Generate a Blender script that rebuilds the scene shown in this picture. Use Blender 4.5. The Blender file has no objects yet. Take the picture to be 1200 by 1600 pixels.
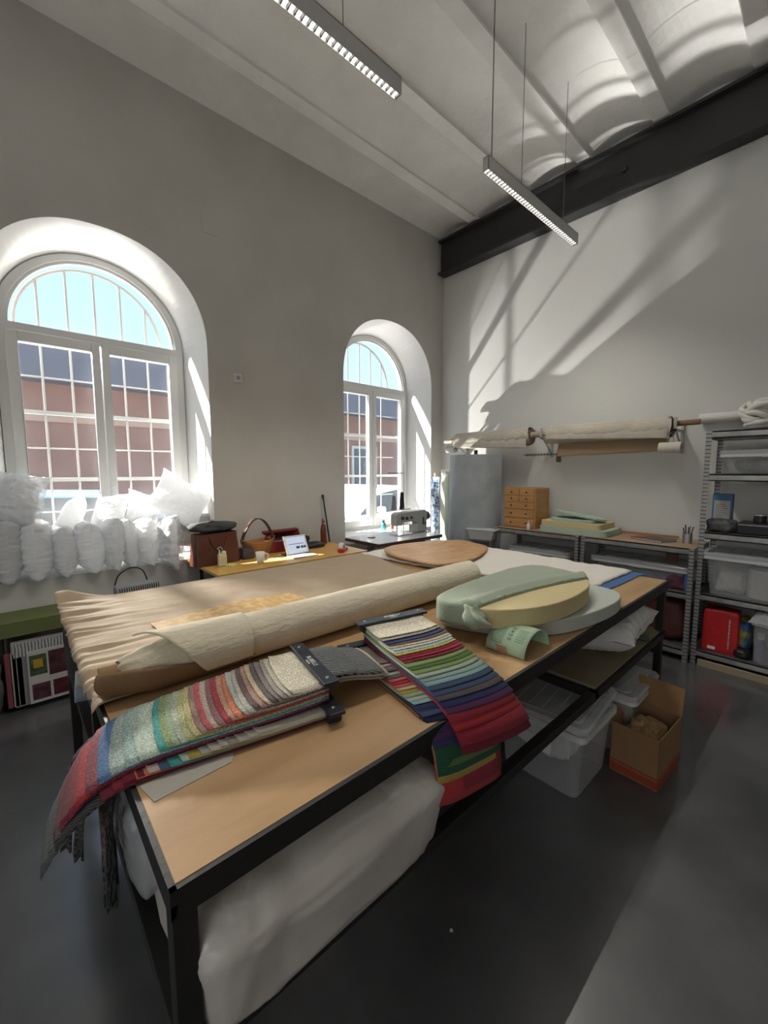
import bpy, bmesh, math, random
from math import sin, cos, pi, radians, sqrt, atan2, exp
from mathutils import Vector, Matrix, Euler, noise
random.seed(7)
SC = bpy.context.scene
COL = SC.collection

# ---------------------------------------------------------------- camera
YAW, PIT, ROL = radians(48.031), radians(-5.677), radians(-0.122)
fw = Vector((-sin(YAW)*cos(PIT), cos(YAW)*cos(PIT), sin(PIT)))
rt = Vector((cos(YAW), sin(YAW), 0)); up = rt.cross(fw)
r2 = rt*cos(ROL) + up*sin(ROL); u2 = -rt*sin(ROL) + up*cos(ROL)
cam = bpy.data.cameras.new('camera'); cam.sensor_fit = 'HORIZONTAL'; cam.sensor_width = 36
cam.lens = 645.17/1200*36; cam.clip_start = 0.02; cam.clip_end = 200
co = bpy.data.objects.new('camera', cam); COL.objects.link(co)
co.matrix_world = Matrix(((r2.x, u2.x, -fw.x, 0), (r2.y, u2.y, -fw.y, 0), (r2.z, u2.z, -fw.z, 1.59), (0, 0, 0, 1)))
SC.camera = co

# ---------------------------------------------------------------- light
SC.view_settings.view_transform = 'Standard'; SC.view_settings.look = 'None'
SC.view_settings.gamma = 1; SC.view_settings.use_curve_mapping = False
SC.view_settings.exposure = 0.8
SUN_E, SKY_E, BACK_E, ADDED_SPOT_E, LAMP_E, TABLE_FILL_E = 17.0, .80, 30, 900, 9, 3600
w = bpy.data.worlds.new('sky'); SC.world = w; w.use_nodes = True
nt = w.node_tree; bg = nt.nodes['Background']
tc = nt.nodes.new('ShaderNodeTexCoord'); sp = nt.nodes.new('ShaderNodeSeparateXYZ')
cr = nt.nodes.new('ShaderNodeValToRGB')
cr.color_ramp.elements[0].position = 0.0; cr.color_ramp.elements[0].color = (.66, .86, 1, 1)
cr.color_ramp.elements[1].position = 0.8; cr.color_ramp.elements[1].color = (.32, .60, 1, 1)
nt.links.new(tc.outputs['Generated'], sp.inputs[0]); nt.links.new(sp.outputs['Z'], cr.inputs[0])
nt.links.new(cr.outputs[0], bg.inputs[0]); bg.inputs[1].default_value = SKY_E

def light(name, kind, loc, direction, energy, color=(1, 1, 1), **kw):
    l = bpy.data.lights.new(name, kind); l.energy = energy; l.color = color
    for k, v in kw.items(): setattr(l, k, v)
    o = bpy.data.objects.new(name, l); COL.objects.link(o); o.location = loc
    o.rotation_euler = Vector(direction).to_track_quat('-Z', 'Y').to_euler()
    return o
light('sun', 'SUN', (-8, -6, 9), (.82, 1, -1.75), SUN_E, (1, .95, .86), angle=radians(.6))
# added fill light behind the camera, just inside the solid front wall
light('rear_fill', 'AREA', (1.3, -4.75, 2.1), (-.05, 1, .10), BACK_E, (.97, .98, 1), shape='RECTANGLE', size=4.0, size_y=3.2)
# added spot low outside the second window, imitates reflected sunlight on the back wall
light('added_glint_fill_spot', 'SPOT', (-5.9, 3.3, -.12), (3.9, 1.35, 2.55), ADDED_SPOT_E*1.1, (1, .97, .92), spot_size=radians(50), spot_blend=.6, shadow_soft_size=.02)
light('added_glint_fill_spot', 'SPOT', (-6.1, .9, -.1), (3.9, .6, 3.9), ADDED_SPOT_E*.5, (1, .97, .92), spot_size=radians(80), spot_blend=.7, shadow_soft_size=.25)  # added spot below the large window, only brightens the ceiling
light('added_glint_fill_spot', 'SPOT', (-6.1, -2.2, -.1), (3.6, .5, 4.1), ADDED_SPOT_E*.5, (1, .97, .92), spot_size=radians(80), spot_blend=.7, shadow_soft_size=.25)  # another added ceiling brightener, outside the unseen third window
# added spot outside the large window, brightens the table over the pillows
light('table_fill_spot', 'SPOT', (-11.2, .30, 4.2), (10.1, .30, -3.3), TABLE_FILL_E, (1, .94, .84), spot_size=radians(24), spot_blend=.5, shadow_soft_size=.35)

# ---------------------------------------------------------------- helpers
MATS = {}
def mat(name, col=(.5, .5, .5), rough=.6, metal=0, col2=None, nscale=6, mixlo=.35, mixhi=.65, bump=0, bscale=40,
        clear=0, trans=0, spec=.5, sheen=0, emis=None, stretch=None, coat=0, detail=4, sss=0):
    if name in MATS: return MATS[name]
    m = bpy.data.materials.new(name); m.use_nodes = True; MATS[name] = m
    n = m.node_tree.nodes; L = m.node_tree.links; b = n['Principled BSDF']
    b.inputs['Base Color'].default_value = (*col, 1); b.inputs['Roughness'].default_value = rough
    b.inputs['Metallic'].default_value = metal; b.inputs['Specular IOR Level'].default_value = spec
    if sheen: b.inputs['Sheen Weight'].default_value = sheen
    if coat: b.inputs['Coat Weight'].default_value = coat; b.inputs['Coat Roughness'].default_value = .15
    tcn = n.new('ShaderNodeTexCoord'); mp = n.new('ShaderNodeMapping'); L.new(tcn.outputs['Object'], mp.inputs[0])
    if stretch: mp.inputs['Scale'].default_value = stretch
    if col2:
        no = n.new('ShaderNodeTexNoise'); no.inputs['Scale'].default_value = nscale; no.inputs['Detail'].default_value = detail
        L.new(mp.outputs[0], no.inputs[0]); r = n.new('ShaderNodeValToRGB'); L.new(no.outputs[0], r.inputs[0])
        r.color_ramp.elements[0].position = mixlo; r.color_ramp.elements[0].color = (*col, 1)
        r.color_ramp.elements[1].position = mixhi; r.color_ramp.elements[1].color = (*col2, 1)
        L.new(r.outputs[0], b.inputs['Base Color'])
    if bump:
        nb = n.new('ShaderNodeTexNoise'); nb.inputs['Scale'].default_value = bscale; nb.inputs['Detail'].default_value = 5
        L.new(mp.outputs[0], nb.inputs[0]); bu = n.new('ShaderNodeBump'); bu.inputs['Strength'].default_value = bump
        bu.inputs['Distance'].default_value = .01; L.new(nb.outputs[0], bu.inputs['Height']); L.new(bu.outputs[0], b.inputs['Normal'])
    if emis: b.inputs['Emission Color'].default_value = (*emis[0], 1); b.inputs['Emission Strength'].default_value = emis[1]
    if clear:   # see-through share of a thin plastic or glass sheet
        t = n.new('ShaderNodeBsdfTransparent'); mx = n.new('ShaderNodeMixShader'); mx.inputs[0].default_value = clear
        o = n['Material Output']; L.new(b.outputs[0], mx.inputs[1]); L.new(t.outputs[0], mx.inputs[2]); L.new(mx.outputs[0], o.inputs[0])
    if trans:   # light glowing through cloth
        t = n.new('ShaderNodeBsdfTranslucent'); t.inputs[0].default_value = (*col, 1)
        mx = n.new('ShaderNodeMixShader'); mx.inputs[0].default_value = trans
        o = n['Material Output']; src = o.inputs[0].links[0].from_socket
        L.new(src, mx.inputs[1]); L.new(t.outputs[0], mx.inputs[2]); L.new(mx.outputs[0], o.inputs[0])
    return m

def weave(name, c1, c2, scale=120, rot=0, kind='BANDS', rough=.95, dist=2.0, stretch=None):
    if name in MATS: return MATS[name]
    m = mat(name, c1, rough, sheen=.04); n = m.node_tree.nodes; L = m.node_tree.links; b = n['Principled BSDF']
    tcn = n.new('ShaderNodeTexCoord'); mp = n.new('ShaderNodeMapping'); mp.inputs['Rotation'].default_value = (0, 0, rot)
    if stretch: mp.inputs['Scale'].default_value = stretch
    L.new(tcn.outputs['Object'], mp.inputs[0])
    if kind == 'BANDS':
        t = n.new('ShaderNodeTexWave'); t.inputs['Scale'].default_value = scale; t.inputs['Distortion'].default_value = dist
    else:
        t = n.new('ShaderNodeTexVoronoi'); t.inputs['Scale'].default_value = scale
    L.new(mp.outputs[0], t.inputs[0]); r = n.new('ShaderNodeValToRGB'); L.new(t.outputs[0], r.inputs[0])
    r.color_ramp.elements[0].position = .3; r.color_ramp.elements[0].color = (*c1, 1)
    r.color_ramp.elements[1].position = .7; r.color_ramp.elements[1].color = (*c2, 1)
    L.new(r.outputs[0], b.inputs['Base Color'])
    bu = n.new('ShaderNodeBump'); bu.inputs['Strength'].default_value = .5; bu.inputs['Distance'].default_value = .002
    L.new(t.outputs[0], bu.inputs['Height']); L.new(bu.outputs[0], b.inputs['Normal'])
    return m

class MB:
    def __init__(s): s.b = bmesh.new()
    def box(s, c, d, rot=(0, 0, 0), taper=1):
        R = Euler(rot).to_matrix(); vs = []
        for z in (-.5, .5):
            k = 1 if z < 0 else taper
            for x, y in ((-.5, -.5), (.5, -.5), (.5, .5), (-.5, .5)):
                vs.append(s.b.verts.new(Vector(c) + R @ Vector((x*d[0]*k, y*d[1]*k, z*d[2]))))
        for f in ((3, 2, 1, 0), (4, 5, 6, 7), (0, 1, 5, 4), (1, 2, 6, 5), (2, 3, 7, 6), (3, 0, 4, 7)):
            s.b.faces.new([vs[i] for i in f])
        return s
    def bb(s, x0, x1, y0, y1, z0, z1): return s.box(((x0+x1)/2, (y0+y1)/2, (z0+z1)/2), (abs(x1-x0), abs(y1-y0), abs(z1-z0)))
    def tube(s, pts, r, seg=10, caps=True, closed=False):
        pts = [Vector(p) for p in pts]; n = len(pts); rings = []
        rr = r if isinstance(r, (list, tuple)) else [r]*n
        prev = None
        for i, p in enumerate(pts):
            if closed: t = pts[(i+1) % n]-pts[i-1]
            else: t = pts[min(i+1, n-1)]-pts[max(i-1, 0)]
            t.normalize()
            if prev is None:
                a = Vector((0, 0, 1)) if abs(t.z) < .9 else Vector((1, 0, 0))
                u = t.cross(a).normalized()
            else:
                u = (prev - t*prev.dot(t)).normalized()
            prev = u; v = t.cross(u)
            rings.append([s.b.verts.new(p + (u*cos(2*pi*k/seg)+v*sin(2*pi*k/seg))*rr[i]) for k in range(seg)])
        m = n if closed else n-1
        for i in range(m):
            A, B = rings[i], rings[(i+1) % n]
            for k in range(seg): s.b.faces.new((A[k], A[(k+1) % seg], B[(k+1) % seg], B[k]))
        if caps and not closed:
            s.b.faces.new(rings[0][::-1]); s.b.faces.new(rings[-1])
        return s
    def cyl(s, p0, p1, r, seg=20, r1=None): return s.tube([p0, p1], [r, r if r1 is None else r1], seg)
    def lathe(s, c, prof, seg=28):
        rings = []
        for r, z in prof: rings.append([s.b.verts.new((c[0]+r*cos(2*pi*k/seg), c[1]+r*sin(2*pi*k/seg), c[2]+z)) for k in range(seg)])
        for A, B in zip(rings, rings[1:]):
            for k in range(seg): s.b.faces.new((A[k], A[(k+1) % seg], B[(k+1) % seg], B[k]))
        s.b.faces.new(rings[0][::-1]); s.b.faces.new(rings[-1]); return s
    def prism(s, poly, axis, a0, a1):
        def P(p, a): return {'x': (a, p[0], p[1]), 'y': (p[0], a, p[1]), 'z': (p[0], p[1], a)}[axis]
        A = [s.b.verts.new(P(p, a0)) for p in poly]; B = [s.b.verts.new(P(p, a1)) for p in poly]
        s.b.faces.new(A[::-1]); s.b.faces.new(B); n = len(poly)
        for i in range(n): s.b.faces.new((A[i], A[(i+1) % n], B[(i+1) % n], B[i]))
        return s
    def strip(s, A, B, closed=False):
        a = [s.b.verts.new(p) for p in A]; b = [s.b.verts.new(p) for p in B]; n = len(a)
        for i in range(n if closed else n-1):
            j = (i+1) % n; s.b.faces.new((a[i], a[j], b[j], b[i]))
        return s
    def grid(s, f, nu, nv):
        g = [[s.b.verts.new(f(i/nu, j/nv)) for j in range(nv+1)] for i in range(nu+1)]
        for i in range(nu):
            for j in range(nv): s.b.faces.new((g[i][j], g[i+1][j], g[i+1][j+1], g[i][j+1]))
        return s
    def build(s, name, m, parent=None, smooth=False, bevel=0, solid=0, sub=0, bseg=2):
        bmesh.ops.remove_doubles(s.b, verts=s.b.verts, dist=1e-6)
        bmesh.ops.recalc_face_normals(s.b, faces=s.b.faces)
        me = bpy.data.meshes.new(name); s.b.to_mesh(me); s.b.free()
        me.materials.append(m); o = bpy.data.objects.new(name, me); COL.objects.link(o)
        if parent is not None:
            o.parent = parent
        if smooth:
            for p in me.polygons: p.use_smooth = True
        if solid:
            q = o.modifiers.new('solid', 'SOLIDIFY'); q.thickness = solid; q.offset = 0
        if bevel:
            q = o.modifiers.new('bevel', 'BEVEL'); q.width = bevel; q.segments = bseg; q.limit_method = 'ANGLE'
        if sub:
            q = o.modifiers.new('sub', 'SUBSURF'); q.levels = sub; q.render_levels = sub
        return o

def tag(o, label, cat, group=None):
    o['label'] = label; o['category'] = cat
    if group: o['group'] = group
    return o
def thing(name, label, cat, loc=(0, 0, 0), rz=0, group=None):
    o = bpy.data.objects.new(name, None); o.empty_display_size = .05; COL.objects.link(o)
    o.location = loc; o.rotation_euler = (0, 0, rz); return tag(o, label, cat, group)
def struct(o): o['kind'] = 'structure'; return o
def copy_tree(root, loc=None, rz=None, label=None, group=None):
    r = root.copy(); COL.objects.link(r)
    if loc is not None: r.location = loc
    if rz is not None: r.rotation_euler = (0, 0, rz)
    if label: r['label'] = label
    if group: r['group'] = group
    for ch in list(root.children):
        c = ch.copy(); COL.objects.link(c); c.parent = r
        for g in ch.children:
            d = g.copy(); COL.objects.link(d); d.parent = c
    return r
def lettering(text, size, loc, xdir, updir, m, parent, name='lettering', ext=.0004):
    cu = bpy.data.curves.new('lettering', 'FONT'); cu.body = text; cu.size = size; cu.extrude = ext; cu.align_x = 'CENTER'; cu.align_y = 'CENTER'
    t = bpy.data.objects.new('t', cu); COL.objects.link(t); bpy.context.view_layer.update()
    me = bpy.data.meshes.new_from_object(t.evaluated_get(bpy.context.evaluated_depsgraph_get()))
    bpy.data.objects.remove(t); bpy.data.curves.remove(cu)
    o = bpy.data.objects.new(name, me); COL.objects.link(o); me.materials.clear(); me.materials.append(m)
    X = Vector(xdir).normalized(); Y = Vector(updir).normalized(); Z = X.cross(Y).normalized(); Y = Z.cross(X)
    M = Matrix(((X.x, Y.x, Z.x, loc[0]), (X.y, Y.y, Z.y, loc[1]), (X.z, Y.z, Z.z, loc[2]), (0, 0, 0, 1)))
    o.parent = parent; o.matrix_local = M
    return o
def nz(x, y, z=0, s=1.0, seed=0): return noise.noise(Vector((x*s+seed*7.3, y*s+seed*3.1, z*s)))

# ---------------------------------------------------------------- materials
plaster = mat('wall_plaster', (.60, .585, .55), .92, col2=(.55, .535, .50), nscale=1.6, bump=.12, bscale=30, spec=.2)
plaster_white = mat('reveal_white', (.80, .80, .79), .6, bump=.08, bscale=14, spec=.4)
ceil_m = mat('ceiling_lime_paint', (.90, .90, .88), .9, col2=(.83, .83, .805), nscale=3, bump=.5, bscale=22, spec=.2)
floor_m = mat('dark_resin_floor', (.058, .060, .064), .36, col2=(.11, .112, .118), nscale=2.2, bump=.10, bscale=9, spec=.9, detail=8, coat=.8)
steel_black = mat('black_steel', (.022, .021, .02), .5, metal=.3, bump=.1, bscale=60)
beam_m = mat('charcoal_beam_paint', (.025, .025, .026), .55, bump=.25, bscale=45)
white_pvc = mat('white_frame_paint', (.78, .79, .78), .35)
glass = mat('window_glass', (.9, .95, 1), .03, spec=.6, clear=.93)
iron_white = mat('pale_iron_paint', (.30, .30, .29), .6)
ply = mat('plywood_top', (.42, .255, .12), .42, col2=(.52, .33, .17), nscale=2.2, stretch=(5.0, 1, 1), bump=.05, bscale=30, spec=.35, detail=7)
ply_dull = mat('old_shelf_board', (.22, .19, .12), .7, col2=(.28, .24, .16), nscale=4)
zinc = mat('galvanised_steel', (.48, .48, .46), .38, metal=.75, col2=(.36, .36, .35), nscale=14)
white_fab = mat('white_cotton', (.80, .785, .75), .95, bump=.25, bscale=90, sheen=.2)
black_plastic = mat('black_plastic', (.015, .015, .016), .38)
dark_navy = mat('navy_binder', (.016, .019, .03), .38)
metal = mat('brushed_metal', (.6, .6, .6), .3, metal=1)
white_ink = mat('pale_print', (.75, .75, .75), .6)
dark_ink = mat('dark_print', (.04, .05, .05), .7)
clear_pl = mat('clear_storage_plastic', (.66, .68, .69), .22, clear=.66)
lid_pl = mat('clear_lid_plastic', (.66, .69, .71), .16, clear=.55)
milky = mat('milky_plastic', (.72, .73, .73), .3, clear=.25)

# ---------------------------------------------------------------- room shell
WX, WY, H = -3.92, 4.65, 4.84
XR, YF = 3.4, -5.0
WINS = [(1, .635), (2, 3.66), (3, -2.39)]
SILL = .80
def arch(c, h, zs, rise, n=2.2, z0=SILL, seg=40):
    pts = [(c+h, z0)]
    for k in range(seg+1):
        t = pi*k/seg; cx, sx = cos(t), sin(t)
        pts.append((c+h*math.copysign(abs(cx)**(2/n), cx), zs+rise*abs(sx)**(2/n)))
    pts.append((c-h, z0)); return pts
IN = {k: arch(c, .755, 2.68, .765) for k, c in WINS}
MID = {k: arch(c, .66, 2.70, .66, 2.0) for k, c in WINS}
def wall_face(mb, x, outs):
    spans = sorted((min(p[0] for p in o), max(p[0] for p in o), o) for o in outs)
    y = YF
    for a, b_, o in spans:
        mb.strip([(x, y, 0), (x, a, 0)], [(x, y, H), (x, a, H)])
        arc = sorted(o[1:-1])
        for p, q in zip(arc, arc[1:]):
            if q[0]-p[0] > 1e-5: mb.strip([(x, p[0], p[1]), (x, q[0], q[1])], [(x, p[0], H), (x, q[0], H)])
        mb.strip([(x, a, 0), (x, b_, 0)], [(x, a, SILL), (x, b_, SILL)])
        y = b_
    mb.strip([(x, y, 0), (x, WY, 0)], [(x, y, H), (x, WY, H)])
mb = MB(); wall_face(mb, WX, list(IN.values())); wl = struct(mb.build('wall_left', plaster))
mb = MB(); wall_face(mb, -4.47, list(MID.values())); struct(mb.build('wall_left', mat('outer_render', (.45, .36, .27), .9)))
mb = MB()
for k, c in WINS:
    a, m_ = IN[k], MID[k]
    mb.strip([(WX, *p) for p in a], [(-4.34, *p) for p in m_]); mb.strip([(-4.34, *p) for p in m_], [(-4.47, *p) for p in m_])
    mb.strip([(WX, *a[0]), (WX, *a[-1])], [(-4.34, *m_[0]), (-4.34, *m_[-1])])
    mb.strip([(-4.34, *m_[0]), (-4.34, *m_[-1])], [(-4.47, *m_[0]), (-4.47, *m_[-1])])
struct(mb.build('trim_1', plaster_white, smooth=False))
struct(MB().bb(XR, WX-.74, YF-.1, WY+.15, -.06, 0).build('floor', floor_m))
struct(MB().bb(-4.47, XR+.1, WY, WY+.15, 0, H+.1).build('wall_back', mat('back_wall_plaster', (.70, .70, .675), .85, col2=(.66, .66, .635), nscale=1.2, bump=.06, bscale=20, spec=.25)))
struct(MB().bb(XR, XR+.1, YF, WY, 0, H+.1).build('wall_right', plaster))
struct(MB().bb(-4.47, XR, YF-.1, YF, 0, H+.1).build('wall_front', plaster))
# jack-arch ceiling: flat ribs with shallow vaults between
ribs = [-3.34+.675*k for k in range(0, 11)]
prof = [(WX, 4.73)]
edges = [WX] ; hw = .062
segs = []
lo = WX
for xr in ribs:
    segs.append(('v', lo, xr-hw)); segs.append(('r', xr-hw, xr+hw)); lo = xr+hw
segs.append(('v', lo, XR))
P = []
for kd, a, b_ in segs:
    if kd == 'r': P += [(a, 4.715), (a, 4.70), (b_, 4.70), (b_, 4.715)]
    else:
        for i in range(13):
            t = i/12; P.append((a+(b_-a)*t, 4.725+.08*sin(pi*t)**.9))
mb = MB(); mb.strip([(x, YF, z) for x, z in P], [(x, WY, z) for x, z in P])
struct(mb.build('ceiling', ceil_m))
struct(MB().bb(-4.47, XR+.1, YF-.1, WY+.15, H+.1, H+.2).build('ceiling', plaster))
# steel beam along the back wall
mb = MB(); bx0 = WX+.03
mb.bb(bx0, XR, 4.49, 4.64, 4.645, 4.672).bb(bx0, XR, 4.49, 4.64, 4.235, 4.262).bb(bx0, XR, 4.555, 4.57, 4.262, 4.645)
bo = thing('steel_beam', 'long charcoal painted steel beam under the ceiling along the back wall', 'beam', (0, 0, 0))
mb.build('beam_body', beam_m, bo)
for x in (-1.62, .2):
    MB().lathe((0, 0, 0), [(.001, 0), (.03, 0), (.028, .02), (.001, .022)], 8).build('bolt', beam_m, bo).matrix_local = Matrix.Translation((x, 4.553, 4.45)) @ Euler((pi/2, 0, 0)).to_matrix().to_4x4()
# painted-over panel and socket on the window wall
tag(MB().bb(WX, WX+.006, 1.385, 1.53, 3.68, 3.85).build('access_panel', plaster, bevel=.002), 'small painted-over square cover high on the wall between the windows', 'cover plate')
t = thing('wall_socket', 'small white square socket on the wall right of the large window', 'socket', (WX, 1.66, 2.47))
MB().bb(0, .018, -.042, .042, -.04, .04).build('face_plate', mat('socket_white', (.7, .7, .68), .4), t, bevel=.004)
MB().cyl((.017, 0, 0), (.0195, 0, 0), .02).build('socket_insert', mat('socket_grey', (.35, .35, .34), .5), t)

# windows
def ring_x(mb, o1, o2, x0, x1):
    n = len(o1)
    mb.strip([(x1, *p) for p in o1], [(x1, *p) for p in o2]); mb.strip([(x0, *p) for p in o1], [(x0, *p) for p in o2])
    mb.strip([(x0, *p) for p in o1], [(x1, *p) for p in o1]); mb.strip([(x0, *p) for p in o2], [(x1, *p) for p in o2])
for k, c in WINS:
    W = bpy.data.objects.new('window_%d' % k, None); COL.objects.link(W); W['kind'] = 'structure'; W.location = (-4.34, c, SILL)
    T = lambda o: [(y-c, z-SILL) for y, z in o]
    mb = MB(); ring_x(mb, T(arch(c, .66, 2.70, .66, 2, .80)), T(arch(c, .60, 2.71, .60, 2, .84)), -.04, .03)
    mb.bb(-.04, .03, -.60, .60, 0, .05); mb.bb(-.04, .035, -.60, .60, 1.86, 1.925)
    mb.build('frame', white_pvc, W)
    mb = MB(); ring_x(mb, [(y-c, z-SILL) for y, z in arch(c, .60, 2.71, .60, 2, 2.72)[1:-1]], [(y-c, z-SILL) for y, z in arch(c, .575, 2.72, .568, 2, 2.72)[1:-1]], -.03, .015)
    mb.build('arched_bead', white_pvc, W)
    for sgn in (-1, 1):
        a, b_ = (.004*sgn, .60*sgn); ga, gb = .062*sgn, .528*sgn
        mb = MB()
        mb.bb(-.02, .05, a, ga, .04, 1.865).bb(-.02, .05, gb, b_, .04, 1.865).bb(-.02, .05, ga, gb, .04, .13).bb(-.02, .05, ga, gb, 1.785, 1.865)
        cs = mb.build('casement', white_pvc, W, bevel=.006)
        MB().bb(-.002, .002, ga, gb, .12, 1.79).build('pane', glass, cs)
    hd = MB().bb(.05, .06, -.012-.03+.055, .012-.03+.055, .60, .70).bb(.06, .085, -.034+.055, -.018+.055, .655, .675).bb(.078, .09, -.036+.055, -.016+.055, .56, .675)
    hd.build('handle', white_pvc, W, bevel=.003)
    arcp = arch(c, .585, 2.72, .575, 2, 2.72, 30)[1:-1]
    mb = MB(); mb.b.faces.new([mb.b.verts.new((0, y-c, z-SILL)) for y, z in arcp]); mb.build('arched_pane', glass, W)
    nm = {1: 'pale iron bars outside the large window above the pillows', 2: 'pale iron bars outside the window behind the sewing machine', 3: 'pale iron bars outside the window behind the photographer'}[k]
    G = thing('window_grille', nm, 'window bars', (-4.60, c, 0))
    for i in range(-3, 3):
        y = .02+.2*i
        z1 = 2.795+sqrt(max(0, .54**2-y*y)) if abs(y) < .54 else 2.7
        MB().cyl((0, y, SILL), (0, y, z1), .009, 8).build('upright', iron_white, G)
    for i, z in enumerate((.93, 1.24, 1.52, 1.79, 2.09, 2.385)):
        if i % 2 == 0: MB().bb(-.02, .02, -.70, .70, z-.016, z+.016).bb(-.02, .14, -.70, -.67, z-.016, z+.016).bb(-.02, .14, .67, .70, z-.016, z+.016).build('crossbar', iron_white, G)
        else: MB().cyl((0, -.655, z), (0, .655, z), .006, 8).build('crossbar', iron_white, G)
    MB().tube([(0, .54*cos(pi*i/24), 2.795+.54*sin(pi*i/24)) for i in range(25)], .012, 8).build('arched_bar', iron_white, G)
for k, c in WINS:
    l = light('window_portal', 'AREA', (-4.50, c, 2.08), (1, 0, 0), 1, shape='RECTANGLE', size=1.3, size_y=2.56)
    l.data.cycles.is_portal = True
    l.rotation_euler = (pi/2, 0, -pi/2)

# outside
street = struct(MB().bb(-60, -4.47, -40, 50, -.25, -.2).build('ground_street', mat('street_asphalt', (.30, .29, .28), .8, col2=(.36, .35, .34), nscale=3)))
B = thing('building', 'brick-red building with dark roof edge across the street', 'building', (-12, 4, -.2))
MB().bb(-6, 0, -24, 26, 0, 3.9).build('facade', mat('red_brown_render', (.27, .15, .12), .9, col2=(.22, .12, .10), nscale=2), B)
MB().bb(-6.4, .45, -24.3, 26.3, 3.75, 4.55).build('roof_edge', mat('slate_roof_edge', (.11, .12, .16), .7), B)
for i in range(-5, 6):
    f = MB().bb(0, .05, i*5.2+.6-.6, i*5.2+.6+.6, 1.1, 2.7).build('window', mat('building_window_frame', (.5, .48, .45), .6), B)
    MB().bb(.05, .06, i*5.2+.6-.5, i*5.2+.6+.5, 1.2, 2.6).build('pane', mat('dark_pane', (.06, .08, .1), .15), f)
MB().bb(.0, .04, -24, 26, 2.9, 3.05).build('string_course', mat('pale_course', (.42, .30, .24), .9), B)
def car(name, label, loc, rz, colr, mname, hood=.9):
    C = thing(name, label, 'car', loc, rz)
    prof = [(-2.05, .35), (-2.1, .62), (-1.9, .86), (-1.35, .98), (-.75, 1.40), (-.1, 1.50), (.75, 1.47), (1.45, 1.05), (2.0, .92), (2.08, .6), (2.02, .35)]
    body = mat(mname, colr, .25, metal=.2, coat=.6)
    mb = MB()
    mb.prism(prof, 'y', -.86, .86); mb.build('body', body, C, bevel=.09, bseg=4)
    gl = mat('car_glass', (.05, .07, .09), .08)
    for s in (-1, 1):
        MB().prism([(-1.2, 1.0), (-.72, 1.36), (-.1, 1.44), (.7, 1.41), (1.22, 1.04)], 'y', s*.862, s*.87).build('side_window', gl, C)
        for x in (-1.3, 1.3):
            w_ = MB().cyl((x, s*.72, .33), (x, s*.89, .33), .33, 24).build('wheel', mat('tyre', (.02, .02, .02), .8), C)
            MB().cyl((x, s*.885, .33), (x, s*.90, .33), .2, 16).build('hubcap', metal, w_)
        MB().box((-.75, s*.98, 1.08), (.12, .16, .12)).build('wing_mirror', body, C, bevel=.03)
    return C
car('parked_car', 'silver-blue parked car whose roof shows through the large window', (-8.0, .4, -.2), pi/2, (.25, .38, .58), 'silver_blue_paint')
car('parked_car', 'white parked car close outside the window behind the sewing machine', (-6.7, 5.7, -.2), pi/2+.08, (.85, .86, .88), 'white_car_paint')

# ---------------------------------------------------------------- soft things
def cushion(name, m, c, size, rot=(0, 0, 0), seed=1, wr=.008, ws=14, pinch=.13, stretchw=(1, 1, 1), n=48, parent=None, power=.55, sub=0, corner=6):
    """a stuffed cushion: size = (width, height, thickness); its flat face is local XY"""
    R = Euler(rot).to_matrix(); C = Vector(c); mb = MB(); b = mb.b
    def P(u, v, s):
        x = u*(1-pinch*(1-abs(v)**2)*.9); y = v*(1-pinch*(1-abs(u)**2)*.9)
        t = (max(0, 1-abs(u)**2.6)*max(0, 1-abs(v)**2.6))**power
        q = Vector((x*size[0]/2, y*size[1]/2, s*t*size[2]/2))
        d = noise.noise(Vector((q.x*ws*stretchw[0]+seed*5, q.y*ws*stretchw[1], q.z*ws*stretchw[2]+s)))
        d2 = noise.noise(Vector((q.x*ws*2.7*stretchw[0]+seed*9, q.y*ws*2.7*stretchw[1], q.z*ws+s*3)))
        d3 = .5-abs(noise.noise(Vector((q.x*ws*5*stretchw[0]+seed*2, q.y*ws*5*stretchw[1], s*2.))))*2
        q.z += s*(d*wr+d2*wr*.6+d3*wr*.45)*min(1, t*3+.15); q.x += d2*wr*.6; q.y += d*wr*.6
        return C + R @ q
    for s in (1, -1): mb.grid(lambda u, v: P(u*2-1, v*2-1, s), n, n)
    bmesh.ops.remove_doubles(b, verts=b.verts, dist=.0015)
    return mb.build(name, m, parent, smooth=True, sub=sub)
def slab(name, m, outline, z0, z1, parent=None, bevel=.01, seg=3, wr=0):
    return MB().prism(outline, 'z', z0, z1).build(name, m, parent, bevel=bevel, bseg=seg, smooth=False)
def smooth_loop(pts, per=8):
    out = []; n = len(pts)
    for i in range(n):
        p0, p1, p2, p3 = [Vector(pts[(i+k) % n]) for k in (-1, 0, 1, 2)]
        for j in range(per):
            t = j/per
            out.append(tuple(.5*((2*p1)+(p2-p0)*t+(2*p0-5*p1+4*p2-p3)*t*t+(3*p1-p0-3*p2+p3)*t**3)))
    return out
def smooth_path(pts, per=8):
    out = []; n = len(pts)
    for i in range(n-1):
        p0 = Vector(pts[max(i-1, 0)]); p1 = Vector(pts[i]); p2 = Vector(pts[i+1]); p3 = Vector(pts[min(i+2, n-1)])
        for j in range(per):
            t = j/per
            out.append(.5*((2*p1)+(p2-p0)*t+(2*p0-5*p1+4*p2-p3)*t*t+(3*p1-p0-3*p2+p3)*t**3))
    out.append(Vector(pts[-1])); return out

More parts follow.
